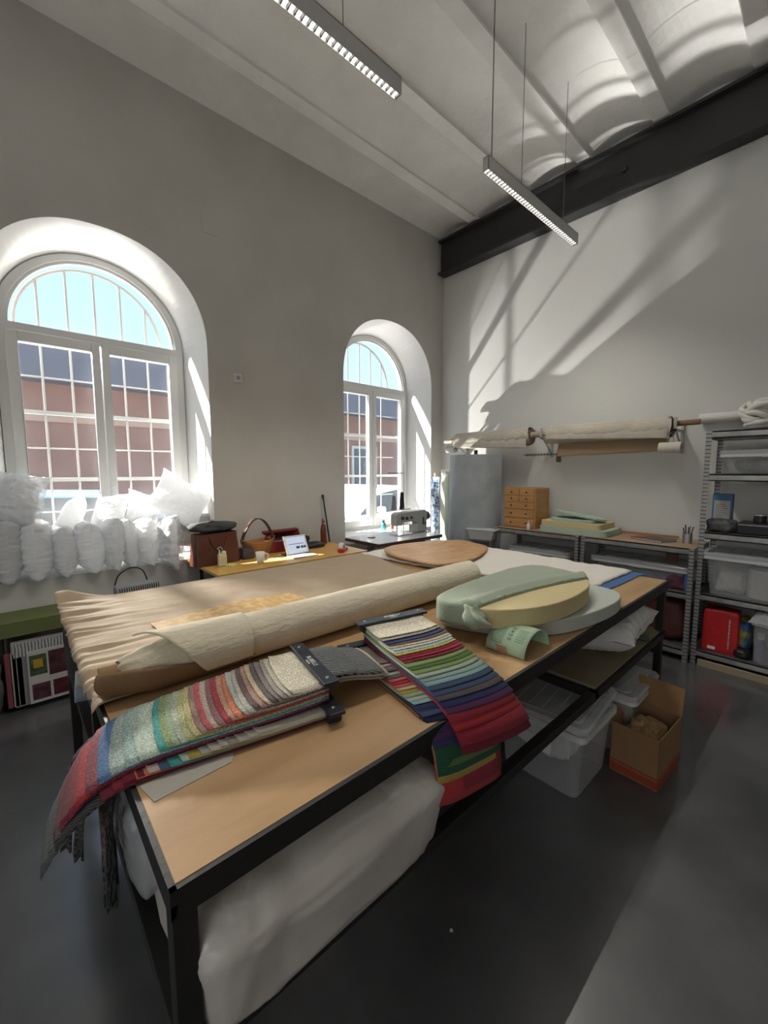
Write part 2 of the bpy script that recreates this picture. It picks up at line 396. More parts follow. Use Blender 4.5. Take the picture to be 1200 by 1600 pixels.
# ---------------------------------------------------------------- large work table
TX0, TX1, TY0, TY1, TZ = -2.835, -.742, .158, 3.255, .85
T = thing('work_table', 'large plywood topped cutting table on a black steel frame in the middle of the room', 'table', (0, 0, 0))
MB().bb(TX0+.012, TX1-.012, TY0+.012, TY1-.012, TZ-.03, TZ).build('tabletop', ply, T, bevel=.001)
mb = MB()
for a in ((TX0, TX0+.012, TY0, TY1), (TX1-.012, TX1, TY0, TY1), (TX0, TX1, TY0, TY0+.012), (TX0, TX1, TY1-.012, TY1)): mb.bb(*a, TZ-.055, TZ-.001)
for a in ((TX0, TX0+.05, TY0, TY1), (TX1-.05, TX1, TY0, TY1), (TX0, TX1, TY0, TY0+.05), (TX0, TX1, TY1-.05, TY1)): mb.bb(*a, TZ-.06, TZ-.031)
mb.build('top_frame', steel_black, T, bevel=.0015)
for x in (TX0+.02, (TX0+TX1)/2-.0, TX1-.03):
    for y in (TY0+.025, TY1-.03):
        MB().bb(x-.022, x+.022, y-.022, y+.022, 0, TZ-.06).build('leg', steel_black, T, bevel=.002)
mb = MB()
for a in ((TX0, TX0+.035, TY0+.02, TY1), (TX1-.042, TX1, TY0+.02, TY1), (TX0, TX1, TY0+.005, TY0+.045), (TX0, TX1, TY1-.04, TY1), (TX0, TX1, 2.07, 2.10)): mb.bb(*a, .455, .495)
mb.build('lower_rail', steel_black, T, bevel=.0015)
MB().bb(TX0+.02, TX1-.02, 2.11, TY1-.02, .495, .508).build('lower_shelf', ply_dull, T)

# beige cloth over the far left of the table
mb = MB()
def f(u, v):
    x = -2.875+(-1.50+2.875)*v; yend = 2.36-.36*((x+2.9)/1.2) if x < -1.7 else 1.99
    y = .135+.014*nz(v, 0, 2, 9)+.010*nz(v, 0, 4, 31)+(yend-.135)*u
    e = exp(-u*9); z = TZ+.006
    z += e*(.020*nz(v*26, u*3, 1)+.014*nz(v*55, u*4, 3)+.012)
    cor = exp(-((x+2.90)**2+(y-.12)**2)/.04); z += .045*cor*(1+.5*sin(v*60+u*20))
    z += .018*exp(-((y-.95-.42*(x+2.9)*1.4)/.12)**2)*(1-v)+.010*nz(x, y, 0, 2.6)+.006*nz(x, y, 1, 9)+.008
    z = TZ+.004+(z-TZ-.004)*(1-.95*exp(-((x+2.875)/.13)**2)*(1-min(1, cor*1.2)))
    if y < .155 and v > .25: z -= (.155-y)*1.2*min(1, (v-.25)*5)
    return Vector((x, y, max(z, TZ+.003) if y > .158 else z))
mb.grid(f, 110, 120)
tag(mb.build('fabric_sheet', mat('beige_lining_cloth', (.43, .325, .215), .8, bump=.1, bscale=50, sheen=.04, col2=(.39, .295, .195), nscale=4), None, smooth=True, solid=.002), 'wide beige cloth spread over the window side of the large table with crinkled edge', 'cloth')

# osb-looking pattern board
poly = [(-2.13, .44), (-1.80, .455), (-1.79, 1.25), (-1.86, 1.22), (-2.02, 1.19), (-2.13, 1.17), (-2.16, 1.02), (-2.19, .86), (-2.16, .7)]
tag(MB().prism(poly, 'z', TZ+.024, TZ+.030).build('pattern_board', mat('ochre_hardboard', (.50, .30, .10), .6, col2=(.62, .41, .17), nscale=24, mixlo=.45, mixhi=.6), bevel=.001), 'thin ochre fibre board with ragged curved edge on the beige cloth behind the roll', 'board')

# cream fabric roll
FR = thing('fabric_roll', 'long roll of cream textured upholstery fabric lying along the large table', 'fabric roll')
cream = mat('cream_boucle', (.72, .64, .47), .95, bump=.6, bscale=70, stretch=(1, .35, 1), sheen=.3, col2=(.78, .71, .55), nscale=30)
A0, A1 = Vector((-1.545, .41, TZ+.086)), Vector((-1.525, 2.09, TZ+.092))
pts = [A0+(A1-A0)*(i/40) for i in range(41)]
mb = MB()
def f(u, v):
    p = A0+(A1-A0)*u; a = 2*pi*v; r = .086+.004*sin(a)+.0015*nz(p.y*6, a, 0, 3)
    if a > pi*1.3 and a < pi*1.9: r = .083
    return p+Vector((cos(a)*r, 0, sin(a)*r))
mb.grid(f, 60, 48); mb.build('rolled_cloth', cream, FR, smooth=True)
B0 = Vector((-1.555, .165, TZ+.086))
tb = MB(); tb.tube([B0, A0+(A1-A0)*.03], .026, 24, caps=False); tb.build('cardboard_tube', mat('cardboard_tube', (.42, .27, .13), .8), FR, smooth=True, solid=.005)
# end of the roll narrows to the tube
mb = MB()
def f(u, v):
    p = B0+(A0-B0)*(.22+.78*u)+Vector((0, .006*sin(v*40), 0))*(1-u); a = 2*pi*v; r = .032+.054*(u**.75)+.004*nz(p.y*10, a, 0, 2)+.0025*sin(a*9)*(1-u)
    return p+Vector((cos(a)*r, 0, sin(a)*r-.012*(u)*0))
mb.grid(f, 24, 48); mb.build('inner_wrap', cream, FR, smooth=True)
# brown lining that hangs below the open end
mb = MB()
def f(u, v):
    y = .155+.50*u; a = -.55*pi+v*(.70-.30*u)*pi
    r = .050+.044*min(1, .35+u*2.2)
    x = -1.548+cos(a)*r; z = TZ+.088+sin(a)*r-.02*(1-u)*v*0
    return Vector((x, y+.012*sin(v*6), max(z, TZ+.008)))
mb.grid(f, 20, 16); mb.build('brown_lining', mat('brown_lining', (.26, .155, .075), .8, bump=.1, bscale=50), FR, smooth=True, solid=.002)
# loose flap folded back on the roll
mb = MB()
def f(u, v):
    y = .27+.37*u+.20*v*(1-u); a = pi*(.62-.78*v); r = .096+.012*sin(pi*v)*(1-u)+.006*(1-u)
    p = Vector((-1.548+(y-.4)*.02, y, TZ+.088)); return p+Vector((cos(a)*r, 0, sin(a)*r))
mb.grid(f, 24, 24); mb.build('loose_flap', cream, FR, smooth=True, solid=.005)

# white wadding and blue cloth at the far end
mb = MB()
def qz(x, y): return .004+.006*nz(x, y, 0, 7)+.006*nz(x, y, 3, 17)
def f(u, v):
    x0, y0 = -2.80, 2.29; a = Vector((-2.80+(-1.0+2.80)*u, 2.24+(2.64-2.24)*u+(-.09*sin(pi*u)))); b = Vector((-2.83+(-.98+2.83)*u, 3.30-.015*sin(9*u)))
    p = a.lerp(b, v); x, y = p.x+.010*nz(v, 0, 1, 9), p.y+.010*nz(u, 0, 2, 13)
    z = TZ+.020+qz(x, y); 
    edge = min(u, v, 1-u, 1-v); z -= .010*exp(-edge*30)
    return Vector((x, y, z))
mb.grid(f, 90, 70)
tag(mb.build('quilt', mat('white_wadding', (.80, .76, .68), .95, bump=.35, bscale=45, sheen=.2), None, smooth=True, solid=.014), 'crumpled off-white wadding blanket spread over the far end of the large table', 'blanket')
bl = smooth_loop([(-1.75, 2.52), (-.99, 2.55), (-.93, 2.70), (-.915, 3.23), (-.96, 3.31), (-1.9, 3.28)], 3)
tag(MB().prism(bl, 'z', TZ+.001, TZ+.008).build('blue_cloth', mat('blue_cotton', (.075, .16, .36), .9, bump=.3, bscale=60), bevel=.002), 'folded blue cloth showing along the edge under the off-white blanket', 'cloth')
# curved plywood seat
mb = MB()
oc = [(-2.60, 2.35), (-2.50, 3.18), (-2.30, 3.25), (-2.12, 3.17), (-1.93, 2.80), (-1.86, 2.50), (-1.92, 2.30), (-2.08, 2.27)]
oc = smooth_loop(oc, 6); cx = sum(p[0] for p in oc)/len(oc); cy = sum(p[1] for p in oc)/len(oc)
def f(u, v):
    p = oc[int(u*len(oc)) % len(oc)]; k = .001+.999*v
    x = cx+(p[0]-cx)*k; y = cy+(p[1]-cy)*k
    return Vector((x, y, TZ+.050+.16*((x-cx)**2)*1.0-.02*((y-cy)**2)))
mb.grid(f, len(oc), 12)
tag(mb.build('curved_seat_panel', mat('veneer', (.52, .28, .12), .45, col2=(.62, .38, .19), nscale=5, stretch=(4, 1, 1), spec=.4), None, smooth=True, solid=.012), 'thin curved plywood seat panel resting on the off-white blanket', 'panel')

# foam seat cushions
grey_green = mat('grey_green_cloth', (.40, .44, .37), .9, bump=.15, bscale=110, sheen=.2)
foam_bg = smooth_loop([(-1.25, 1.50), (-1.06, 1.54), (-.90, 1.66), (-.785, 1.86), (-.735, 2.20), (-.77, 2.42), (-.90, 2.50), (-1.25, 2.50), (-1.36, 2.2), (-1.36, 1.75)], 5)
tag(slab('seat_foam', mat('pale_foam', (.52, .56, .50), .9, bump=.12, bscale=90), foam_bg, TZ+.002, TZ+.072, bevel=.008), 'pale grey-green rounded foam seat at the bottom of the stack near the table edge', 'foam cushion')
YC = thing('seat_cushion', 'thick yellow foam seat cushion half wrapped in sage green cloth, on top of the stack', 'cushion')
yf = [(-1.21, 1.42), (-1.02, 1.42), (-.89, 1.53), (-.815, 1.72), (-.80, 1.95), (-.84, 2.18), (-.96, 2.33), (-1.24, 2.33), (-1.28, 1.9)]
o = slab('foam_core', mat('yellow_foam', (.66, .55, .30), .9, bump=.1, bscale=120), smooth_loop(yf, 6), TZ+.076, TZ+.160, YC, bevel=.006)
# cloth wrap over the back half
mb = MB()
yl = smooth_loop(yf, 6); ccx, ccy = -1.05, 1.87
def wrapf(u, v):
    n = len(yl); p = yl[int(u*n) % n]; dx, dy = p[0]-ccx, p[1]-ccy
    # line that divides wrapped from bare foam
    k = min(1, v/.72); over = max(0, (v-.72)/.28)
    x, y = ccx+dx*(1.012+.0)*k, ccy+dy*1.012*k
    lim = -1.0+.14*(y-1.42)-.035*sin((y-1.42)*3.6)
    fold = 0
    if x > lim: 
        x = lim; fold = .014
    z = TZ+.166+fold*.2+.004*nz(x, y, 0, 12)+.022*exp(-((x-lim+.045)/.035)**2)
    if over: 
        z = TZ+.166-over*.088+.003*nz(x, y, over, 20); 
        if fold: z = max(z, TZ+.150)
    return Vector((x, y, z))
mb.grid(wrapf, len(yl), 30); mb.build('green_wrap', mat('sage_cloth', (.33, .39, .29), .88, bump=.2, bscale=110, sheen=.2), YC, smooth=True, solid=.003)
# gathered knot of cloth on the near corner
mb = MB()
def f(u, v):
    a = 2*pi*v; t = u; cxx, cyy, czz = -1.005+.02*sin(t*4), 1.41+.014*cos(t*5), TZ+.080+.095*t
    r = (.020+.026*sin(pi*min(1, t*1.1+.1)))*(1+.35*sin(a*4+t*5))
    return Vector((cxx+cos(a)*r*1.2, cyy+sin(a)*r, czz))
mb.grid(f, 16, 24); mb.build('cloth_gather', MATS['sage_cloth'], YC, smooth=True, solid=.002)

# curled green paper bag
gp = thing('paper_bag', 'curled pale green printed paper on the table edge in front of the foam cushions', 'paper', (-.875, 1.545, TZ), radians(-4))
mb = MB()
def f(u, v):
    a = pi*(1.02-1.10*u); r = .094
    ax = Vector((.99, .10, 0)); pr = Vector((-.10, .99, 0))
    p = pr*(cos(a)*r*1.15)+Vector((0, 0, max(.002, sin(a)*r*.92+.004)))+ax*(v-.5)*.175
    if u > .8: p += pr*0
    return p
pap = mat('pale_green_paper', (.55, .72, .52), .7, trans=.15)
mb.grid(f, 24, 6); mb.build('paper_sheet', pap, gp, smooth=True, solid=.0012)
MB().box((.005, -.118, .022), (.045, .003, .045), (0.35, 0, .1)).build('brown_tab', mat('brown_tab', (.50, .36, .28), .8), gp)
def on_paper(u, v):
    a = pi*(1.02-1.10*u); r = .0955; ax = Vector((.99, .10, 0)); pr = Vector((-.10, .99, 0))
    return pr*(cos(a)*r*1.15)+Vector((0, 0, sin(a)*r*.92+.0055))+ax*(v-.5)*.175
mb = MB()
for k in range(9):
    u0 = .13+.027*k
    A = [on_paper(u0, v/10) for v in range(1, 5)]; Bq = [on_paper(u0+.007, v/10) for v in range(1, 5)]
    mb.strip(A, Bq)
for k in range(7):
    u0 = .20+.03*k
    mb.strip([on_paper(u0, .68), on_paper(u0, .90)], [on_paper(u0+.006, .68), on_paper(u0+.006, .90)])
mb.build('small_print', mat('green_print', (.12, .26, .16), .8), gp)
mb = MB()
for i in range(4):
    u0 = .20+.055*i
    for a, b_, c_, d in ((0, .028, .50, .513), (0, .028, .567, .58), (0, .006, .50, .58), (.022, .028, .50, .58)) if i != 2 else ((0, .006, .50, .58), (.011, .017, .50, .58), (.022, .028, .50, .58)):
        mb.strip([on_paper(u0+a, c_), on_paper(u0+a, d)], [on_paper(u0+b_, c_), on_paper(u0+b_, d)])
mb.build('recycling_marks', MATS['green_print'], gp)

# ---------------------------------------------------------------- swatch books
def H2(c, k=1.0): return tuple(x*k for x in c)
SW = dict(navy=(.015, .022, .07), wine=(.19, .012, .03), crimson=(.30, .02, .04), red=(.48, .035, .04), rose=(.30, .07, .09), blue=(.10, .20, .38),
    gmint=(.42, .50, .46), aqua=(.38, .52, .47), mint=(.50, .60, .50), teal=(.07, .36, .33), olive=(.30, .37, .16), sage=(.37, .48, .31), pale=(.52, .57, .45),
    lemon=(.55, .57, .28), yellow=(.66, .58, .28), dusty=(.42, .27, .22), coral=(.62, .14, .15), blush=(.64, .50, .43), mauve=(.33, .17, .17), cherry=(.42, .05, .06),
    salmon=(.55, .30, .21), orange=(.65, .22, .11), silver=(.48, .50, .44), stone=(.50, .48, .42), brown=(.15, .10, .09), pinkish=(.42, .27, .21), sand=(.58, .46, .31),
    slate=(.13, .11, .11), taupe=(.25, .21, .19), greige=(.37, .33, .29), linen=(.58, .52, .42), ivory=(.72, .66, .52), char=(.05, .055, .055), black=(.018, .018, .018),
    purple=(.10, .03, .11), green=(.13, .23, .07), lgreen=(.30, .42, .16), gold=(.50, .36, .08), sky=(.33, .52, .52), steel=(.07, .11, .20), indigo=(.035, .04, .13), dgreen=(.02, .10, .05))
def swm(c, kind):
    c0 = SW[c]
    if kind == 'boucle': return weave('boucle_'+c, tuple(x*.62 for x in c0), tuple(min(1, x*1.12+.015) for x in c0), 210, kind='VOR')
    if kind == 'herring': return weave('herringbone_'+c, tuple(x*.6 for x in c0), tuple(x*2.0+.10 for x in c0), 24, .75, dist=5)
    if kind == 'tweed': return weave('tweed_'+c, c0, tuple(min(1, x*2.0+.05) for x in c0), 40, .6, dist=6)
    return weave('plain_'+c, tuple(x*.9 for x in c0), tuple(x*1.1 for x in c0), 260, dist=1)
def walk(path, s):
    for a, b_ in zip(path, path[1:]):
        L = (b_-a).length
        if s <= L: 
            t = (b_-a)/L; return a+t*s, t
        s -= L
    t = (path[-1]-path[-2]).normalized(); return path[-1]+t*s, t
def strips(parent, origin, d, wv, width, path, items, thick, start=0.0, jit=.004, fan=0.0, name='swatch'):
    """items: (colour, kind, length) from the bottom (longest) to the top"""
    N = len(items); pth = smooth_path([Vector((h, 0, z)) for h, z in path], 6)
    d = Vector((d[0], d[1], 0)).normalized(); wv = Vector((wv[0], wv[1], 0)).normalized(); O = Vector(origin)
    for i, (c, kind, L) in enumerate(items):
        off = i*thick; j = random.uniform(-jit, jit); sk = random.uniform(-.006, .006); lf = random.uniform(.9, 1.5)
        mb = MB()
        def f(u, v):
            s = start+(L-start)*u; p, t = walk(pth, s); nrm = Vector((-t.z, 0, t.x))
            lift = .005*u**6*lf
            q = p+nrm*(off+lift+.0015*sin(v*7))
            x = (v-.5)*width*(1-.0*u)+j+fan*u*u*(v-.5)
            dd = q.x+sk*(v-.5)*u+.006*u*sin(v*pi)*0+(.012*(abs(v-.5)*2)**3)*u*-1
            r = O+d*dd+wv*x; r.z = q.z
            return r
        st = random.getstate(); mb.grid(f, 16, 8)
        mb.build(name, swm(c, kind), parent, smooth=True, solid=min(.0022, thick*.9))
def binder(parent, c, along, across, z, length, text=True, tilt=0):
    al = Vector((*along, 0)).normalized(); ac = Vector((*across, 0)).normalized(); ang = atan2(al.y, al.x)
    mb = MB(); mb.box((c[0], c[1], z), (length, .050, .012), (0, 0, ang)); bar = mb.build('binder_bar', dark_navy, parent, bevel=.003)
    for s in (-1, 1):
        p = Vector((c[0], c[1], z))+al*s*(length/2-.035)
        MB().lathe((p.x, p.y, z+.006), [(.0001, 0), (.006, 0), (.005, .0025), (.0001, .0028)], 12).build('rivet', metal, bar)
        MB().box((p.x, p.y, z-.02), (.03, .045, .03), (0, 0, ang)).build('clip', dark_navy, bar, bevel=.004)
    if text:
        lettering('RUBELLI', .021, (c[0], c[1], z+.0072), al*-1 if False else al, ac, white_ink, bar)
        lettering('VENEZIA', .009, (c[0]-ac.x*.015, c[1]-ac.y*.015, z+.0072), al, ac, white_ink, bar)
    return bar
# book one: leaves run toward the near end of the table and droop over it
D1 = Vector((-.19, -.98)).normalized(); W1 = Vector((-D1.y, D1.x))   # W1 points to +x
cols = ['navy', 'wine', 'wine', 'crimson', 'red', 'rose', 'blue', 'gmint', 'aqua', 'mint', 'teal', 'olive', 'sage', 'pale', 'lemon', 'yellow', 'dusty', 'coral', 'blush', 'mauve', 'cherry', 'salmon', 'orange', 'silver', 'stone', 'brown', 'pinkish', 'sand', 'slate', 'taupe', 'greige', 'linen', 'ivory']
n = len(cols); O1 = (-1.145, .705, 0)
S1 = thing('swatch_book', 'fanned sample book of bouclé leaves from cream to red, drooping over the near table end', 'swatch book')
path1 = [(0, .886), (.15, .878), (.40, .872), (.52, .862), (.595, .837), (.65, .79), (.69, .72), (.712, .62)]
it = []
for i, c in enumerate(cols):
    L = .135+.0158*(n-2-i) if i >= 10 else .484+.027*(10-i)
    it.append((c, 'boucle', max(L, .118)))
strips(S1, O1, D1, W1, .285, path1, it, .0018)
binder(S1, (O1[0], O1[1]), W1, -D1, .953, .325)
it2 = [('linen', 'plain', .23), ('taupe', 'plain', .225), ('greige', 'plain', .21), ('black', 'plain', .22), ('linen', 'plain', .24), ('linen', 'plain', .235), ('char', 'herring', .22), ('char', 'herring', .205), ('char', 'herring', .125)]
strips(S1, O1, -D1, W1, .235, [(0, .928), (.08, .922), (.16, .905), (.24, .886), (.30, .872)], it2, .0028, name='swatch')
# lower book, same direction, a little toward the viewer
S2 = thing('swatch_book', 'beige-leaved sample book lying underneath the fanned cream to red one', 'swatch book')
O2 = (-1.115, .690, 0)
cols2 = ['char', 'char', 'black', 'wine', 'crimson', 'wine', 'orange', 'blush', 'steel', 'teal', 'mint', 'gold', 'stone', 'linen', 'linen', 'greige', 'linen', 'linen', 'linen']
it = [(c, 'tweed' if c in ('char', 'black') else 'plain', (.76-.03*i if i < 3 else .58-.0235*(i-3))) for i, c in enumerate(cols2)]
strips(S2, O2, D1, W1, .29, [(0, .855), (.15, .854), (.40, .854), (.515, .852), (.59, .825), (.66, .76), (.71, .67), (.73, .58)], it, .0011)
binder(S2, (O2[0]+.02, O2[1]), W1, -D1, .886, .33, text=False)
# frayed dark leaves that hang straight down at the table end
S3 = thing('hanging_fabric', 'dark grey frayed woven samples hanging down over the near end of the table', 'fabric samples')
def hang(pts, wv, wd, m, seed, taper=.25, nu=22, nv=10):
    p = smooth_path([Vector(q) for q in pts], 6); mb = MB(); wv = Vector(wv).normalized()
    def f(u, v):
        i = u*(len(p)-1); a = p[int(i)]; b_ = p[min(int(i)+1, len(p)-1)]; q = a.lerp(b_, i-int(i))
        ww = wd*(1-taper*u-(1-taper)*max(0, u-.8)*1.2)
        return q+wv*((v-.5)*ww+.004*nz(u*20, v*3, seed, 1))+Vector((0, -.012*sin(v*7+seed+u*3)*u, -.03*u*abs(sin(v*11+seed))))
    mb.grid(f, nu, nv); return mb.build('leaf', m, S3, smooth=True, solid=.002)
tw = weave('dark_herringbone', (.02, .021, .022), (.10, .10, .09), 34, .7, dist=5)
hang([(-1.26, .30, .858), (-1.30, .17, .858), (-1.36, .10, .80), (-1.42, .065, .70), (-1.47, .05, .56), (-1.50, .045, .48)], (1, .05, 0), .16, tw, 1, .4)
hang([(-1.18, .26, .856), (-1.20, .15, .856), (-1.27, .09, .76), (-1.34, .075, .64), (-1.40, .07, .50)], (1, -.1, 0), .13, tw, 2, .5)
hang([(-1.24, .20, .852), (-1.24, .145, .845), (-1.245, .128, .74), (-1.25, .122, .60), (-1.25, .12, .44)], (1, .05, 0), .055, swm('black', 'tweed'), 3, .5)
hang([(-1.18, .20, .853), (-1.18, .142, .845), (-1.185, .12, .74), (-1.19, .12, .60)], (1, .05, 0), .035, swm('brown', 'tweed'), 4, .5)
hang([(-1.12, .22, .852), (-1.115, .142, .846), (-1.12, .118, .74), (-1.13, .115, .62), (-1.14, .115, .53)], (1, .05, 0), .03, swm('black', 'tweed'), 5, .6)
# paper sheet under the books
tag(MB().prism([(-1.06, .175), (-.985, .19), (-.995, .37), (-1.06, .41)], 'z', TZ+.0006, TZ+.0016).build('paper_sheet', mat('grey_paper', (.45, .42, .37), .8)), 'plain paper sheet poking out from under the stacked swatch books', 'paper')
# book two: leaves run to the room side edge
D2 = Vector((.975, -.20)).normalized(); W2 = Vector((-D2.y, D2.x))
cols3 = ['wine', 'crimson', 'red', 'crimson', 'purple', 'indigo', 'slate', 'steel', 'steel', 'sky', 'aqua', 'mint', 'lgreen', 'green', 'lgreen', 'wine', 'crimson', 'wine', 'gold', 'sky', 'blush', 'sand', 'slate', 'indigo', 'linen', 'ivory']
kinds = ['plain']*15+['tweed']*9+['boucle']*2
n = len(cols3); O3 = (-1.245, 1.165, 0)
S4 = thing('swatch_book', 'fanned sample book of green, blue and red leaves drooping over the long table edge', 'swatch book')
lens = []
for i in range(n):
    if i < 15: lens.append(.635-.0215*i+(.02 if i < 2 else 0))
    elif i < 24: lens.append(.310-.0145*(i-15))
    else: lens.append(.17 if i == 24 else .15)
it = list(zip(cols3, kinds, lens))
strips(S4, O3, D2, W2, .275, [(0, .893), (.15, .882), (.36, .874), (.50, .862), (.58, .825), (.63, .765), (.66, .69)], it, .0028)
binder(S4, (O3[0], O3[1]), W2, -D2, .970, .335)
S5 = thing('swatch_book', 'sample book of small coloured leaves underneath the green, blue and red one', 'swatch book')
cols4 = ['red', 'crimson', 'gold', 'dgreen', 'green', 'dgreen', 'indigo', 'purple', 'indigo', 'navy', 'steel', 'indigo', 'sky', 'mint', 'sage', 'gold', 'yellow', 'coral', 'red', 'coral', 'slate', 'silver', 'slate', 'taupe', 'linen', 'taupe']
O5 = (-1.25, 1.085, 0); it = []
for i, c in enumerate(cols4):
    L = (.745, .725, .68, .66, .64, .62)[i] if i < 6 else .585-.0205*(i-6)
    it.append((c, 'plain', L))
strips(S5, O5, D2, W2, .27, [(0, .855), (.2, .8545), (.44, .854), (.505, .846), (.55, .80), (.57, .73), (.585, .60)], it, .0011, fan=-.02)
binder(S5, (O5[0]-.01, O5[1]), W2, -D2, .886, .33, text=False)

# ---------------------------------------------------------------- under the table
wrap = mat('cloudy_plastic_wrap', (.74, .70, .65), .28, bump=.6, bscale=6, col2=(.64, .60, .55), nscale=5, coat=.3)
def lump(name, m, c, d, rz=0, p=4.0, wr=.012, ws=6, seed=1, n=40, parent=None, ry=0, rx=0):
    """a rounded box-like bundle with folds"""
    R = Euler((rx, ry, rz)).to_matrix(); mb = MB()
    def f(u, v):
        th = 2*pi*u; ph = pi*(v-.5)
        e = 2/p
        s = lambda a: math.copysign(abs(sin(a))**e, sin(a)); cc = lambda a: math.copysign(abs(cos(a))**e, cos(a))
        q = Vector((cc(ph)*cc(th)*d[0]/2, cc(ph)*s(th)*d[1]/2, s(ph)*d[2]/2))
        k = noise.noise(q*ws+Vector((seed*4, 0, 0)))+.5*noise.noise(q*ws*2.3+Vector((0, seed*6, 0)))+.35*abs(noise.noise(q*ws*5+Vector((0, 0, seed))))
        q += q.normalized()*k*wr
        return Vector(c)+R @ q
    mb.grid(f, n*2, n); bmesh.ops.remove_doubles(mb.b, verts=mb.b.verts, dist=.0005)
    return mb.build(name, m, parent, smooth=True)
tag(lump('wrapped_bundle', wrap, (-.965, .555, .635), (.52, .72, .26), p=7, wr=.020, ws=7, seed=2, ry=.20, n=70), 'big white bundle in cloudy plastic on the lower rails at the near table end', 'bundle')
film = mat('thin_plastic_film', (.72, .74, .76), .12, clear=.55, bump=.3, bscale=12)
tag(lump('plastic_bag', film, (-1.22, .19, .66), (.42, .09, .22), p=3, wr=.02, ws=9, seed=5), 'clear crumpled plastic bag hanging at the near end below the swatch books', 'plastic bag')
# paper tubes poking out of the left end
for i, (x, z, r, m_, L) in enumerate(((-2.05, .74, .035, (.75, .76, .75), 'white paper roll poking out under the beige cloth at the table end, upper one'), (-2.12, .66, .045, (.42, .52, .62), 'bluish clear plastic roll under the white paper roll at the table end'))):
    tag(MB().cyl((x, .14, z), (x+.05, 1.2, z-.1), r, 20).build('paper_roll', mat('roll_%d' % i, m_, .4), smooth=False), L, 'roll')
tag(lump('dark_cloth', mat('dark_cloth', (.015, .014, .015), .9), (-2.40, .20, .70), (.60, .12, .22), wr=.02, ws=12, seed=9), 'dark fabric remnants bunched at the left end under the beige cloth', 'cloth')
tag(cushion('pillow', white_fab, (-.97, 2.72, .635), (.52, .74, .27), (0, -.12, .1), seed=3, wr=.014, ws=8), 'white pillow lying on the lower shelf of the table nearest the room side', 'pillow')
tag(lump('pillow', white_fab, (-1.22, 3.00, .64), (.40, .42, .24), wr=.02, ws=6, seed=4, p=2.6), 'white bundled pillow behind the other one on the lower shelf of the table', 'pillow')
tag(MB().box((-.80, 2.97, .513), (.07, .11, .008), (0, 0, .3)).build('sunglasses_case', black_plastic, bevel=.003), 'small flat dark case beside the pillow on the lower shelf', 'case')

def storage_bin(name, label, loc, dims, rz=0, m=clear_pl, lidm=lid_pl, lid=True, lidrot=(0, 0, 0), liddz=0, liddx=0):
    S = thing(name, label, 'storage bin', loc, rz); lx, ly, h = dims
    def rr(k, r=.035, n=4):
        out = []; X, Y = lx/2*k, ly/2*k
        for qx, qy, a0 in ((1, 1, 0), (-1, 1, pi/2), (-1, -1, pi), (1, -1, 1.5*pi)):
            for i in range(n+1): a = a0+pi/2*i/n; out.append((qx*(X-r)+r*cos(a), qy*(Y-r)+r*sin(a)))
        return out
    mb = MB(); lv = [(0, .84), (.01, .865), (h-.05, .945), (h-.05, .97), (h, .975)]
    for (z0, k0), (z1, k1) in zip(lv, lv[1:]): mb.strip([(*p, z0) for p in rr(k0)], [(*p, z1) for p in rr(k1)], closed=True)
    mb.b.faces.new([mb.b.verts.new((*p, .003)) for p in rr(.85)])
    mb.build('tub', m, S, smooth=False)
    mb = MB(); mb.strip([(*p, h-.012) for p in rr(.98)], [(*p, h-.012) for p in rr(1.04)], closed=True).strip([(*p, h-.012) for p in rr(1.04)], [(*p, h-.04) for p in rr(1.045)], closed=True)
    mb.build('rim', milky, S, solid=.003)
    for sy in (-1, 1):
        MB().bb(-.06, .06, sy*ly/2*1.0, sy*ly/2*1.07, h-.045, h-.02).build('handle', milky, S, bevel=.004)
    if lid:
        mb = MB(); pr = [(1.05, -.02), (1.06, 0), (1.03, .012), (.90, .012), (.88, .004), (.86, .004), (.84, .014)]
        for (k0, z0), (k1, z1) in zip(pr, pr[1:]): mb.strip([(*p, z0) for p in rr(k0)], [(*p, z1) for p in rr(k1)], closed=True)
        mb.b.faces.new([mb.b.verts.new((*p, .014)) for p in rr(.84)])
        for i in range(-2, 3): mb.bb(i*lx*.15-.004, i*lx*.15+.004, -ly*.38, ly*.38, .014, .018)
        o = mb.build('lid', lidm, S); o.location = (liddx, 0, h+liddz); o.rotation_euler = lidrot
    return S
b1 = storage_bin('storage_bin', 'large clear lidded bin with a red sticker under the table, nearest the viewer', (-.955, 2.10, 0), (.46, .42, .36), 0, m=clear_pl, liddz=.03, lidrot=(.10, -.05, .03))
st = MB().prism([(.03*cos(a*pi/8)*1.0, .022*sin(a*pi/8)) for a in range(16)], 'y', 0, .001).build('sticker', mat('red_sticker', (.55, .02, .03), .4), b1); st.matrix_local = Matrix.Translation((.03, -.2055, .25)) @ Euler((-.04, .5, 0)).to_matrix().to_4x4()
st = MB().bb(-.03, .03, 0, .001, -.035, .035).build('sticker_label', mat('sticker_white', (.72, .74, .72), .5), b1); st.matrix_local = Matrix.Translation((.045, -.1975, .215)) @ Euler((-.06, 0, 0)).to_matrix().to_4x4()
for k in range(3): MB().bb(-.02, .02-.01*k, -.0015, -.0005, .018-.016*k, .024-.016*k).build('sticker_print', dark_ink, b1).matrix_local = Matrix.Translation((.045, -.1978, .215))
storage_bin('storage_bin', 'large clear lidded bin under the table behind the one with the red sticker', (-.90, 2.62, 0), (.46, .42, .36), 0, m=clear_pl)
tag(cushion('white_cloth', white_fab, (-.98, 2.13, .19), (.32, .30, .26), seed=8, wr=.02, ws=8, power=.3), 'white stuffing packed inside the near bin with the red sticker', 'stuffing')
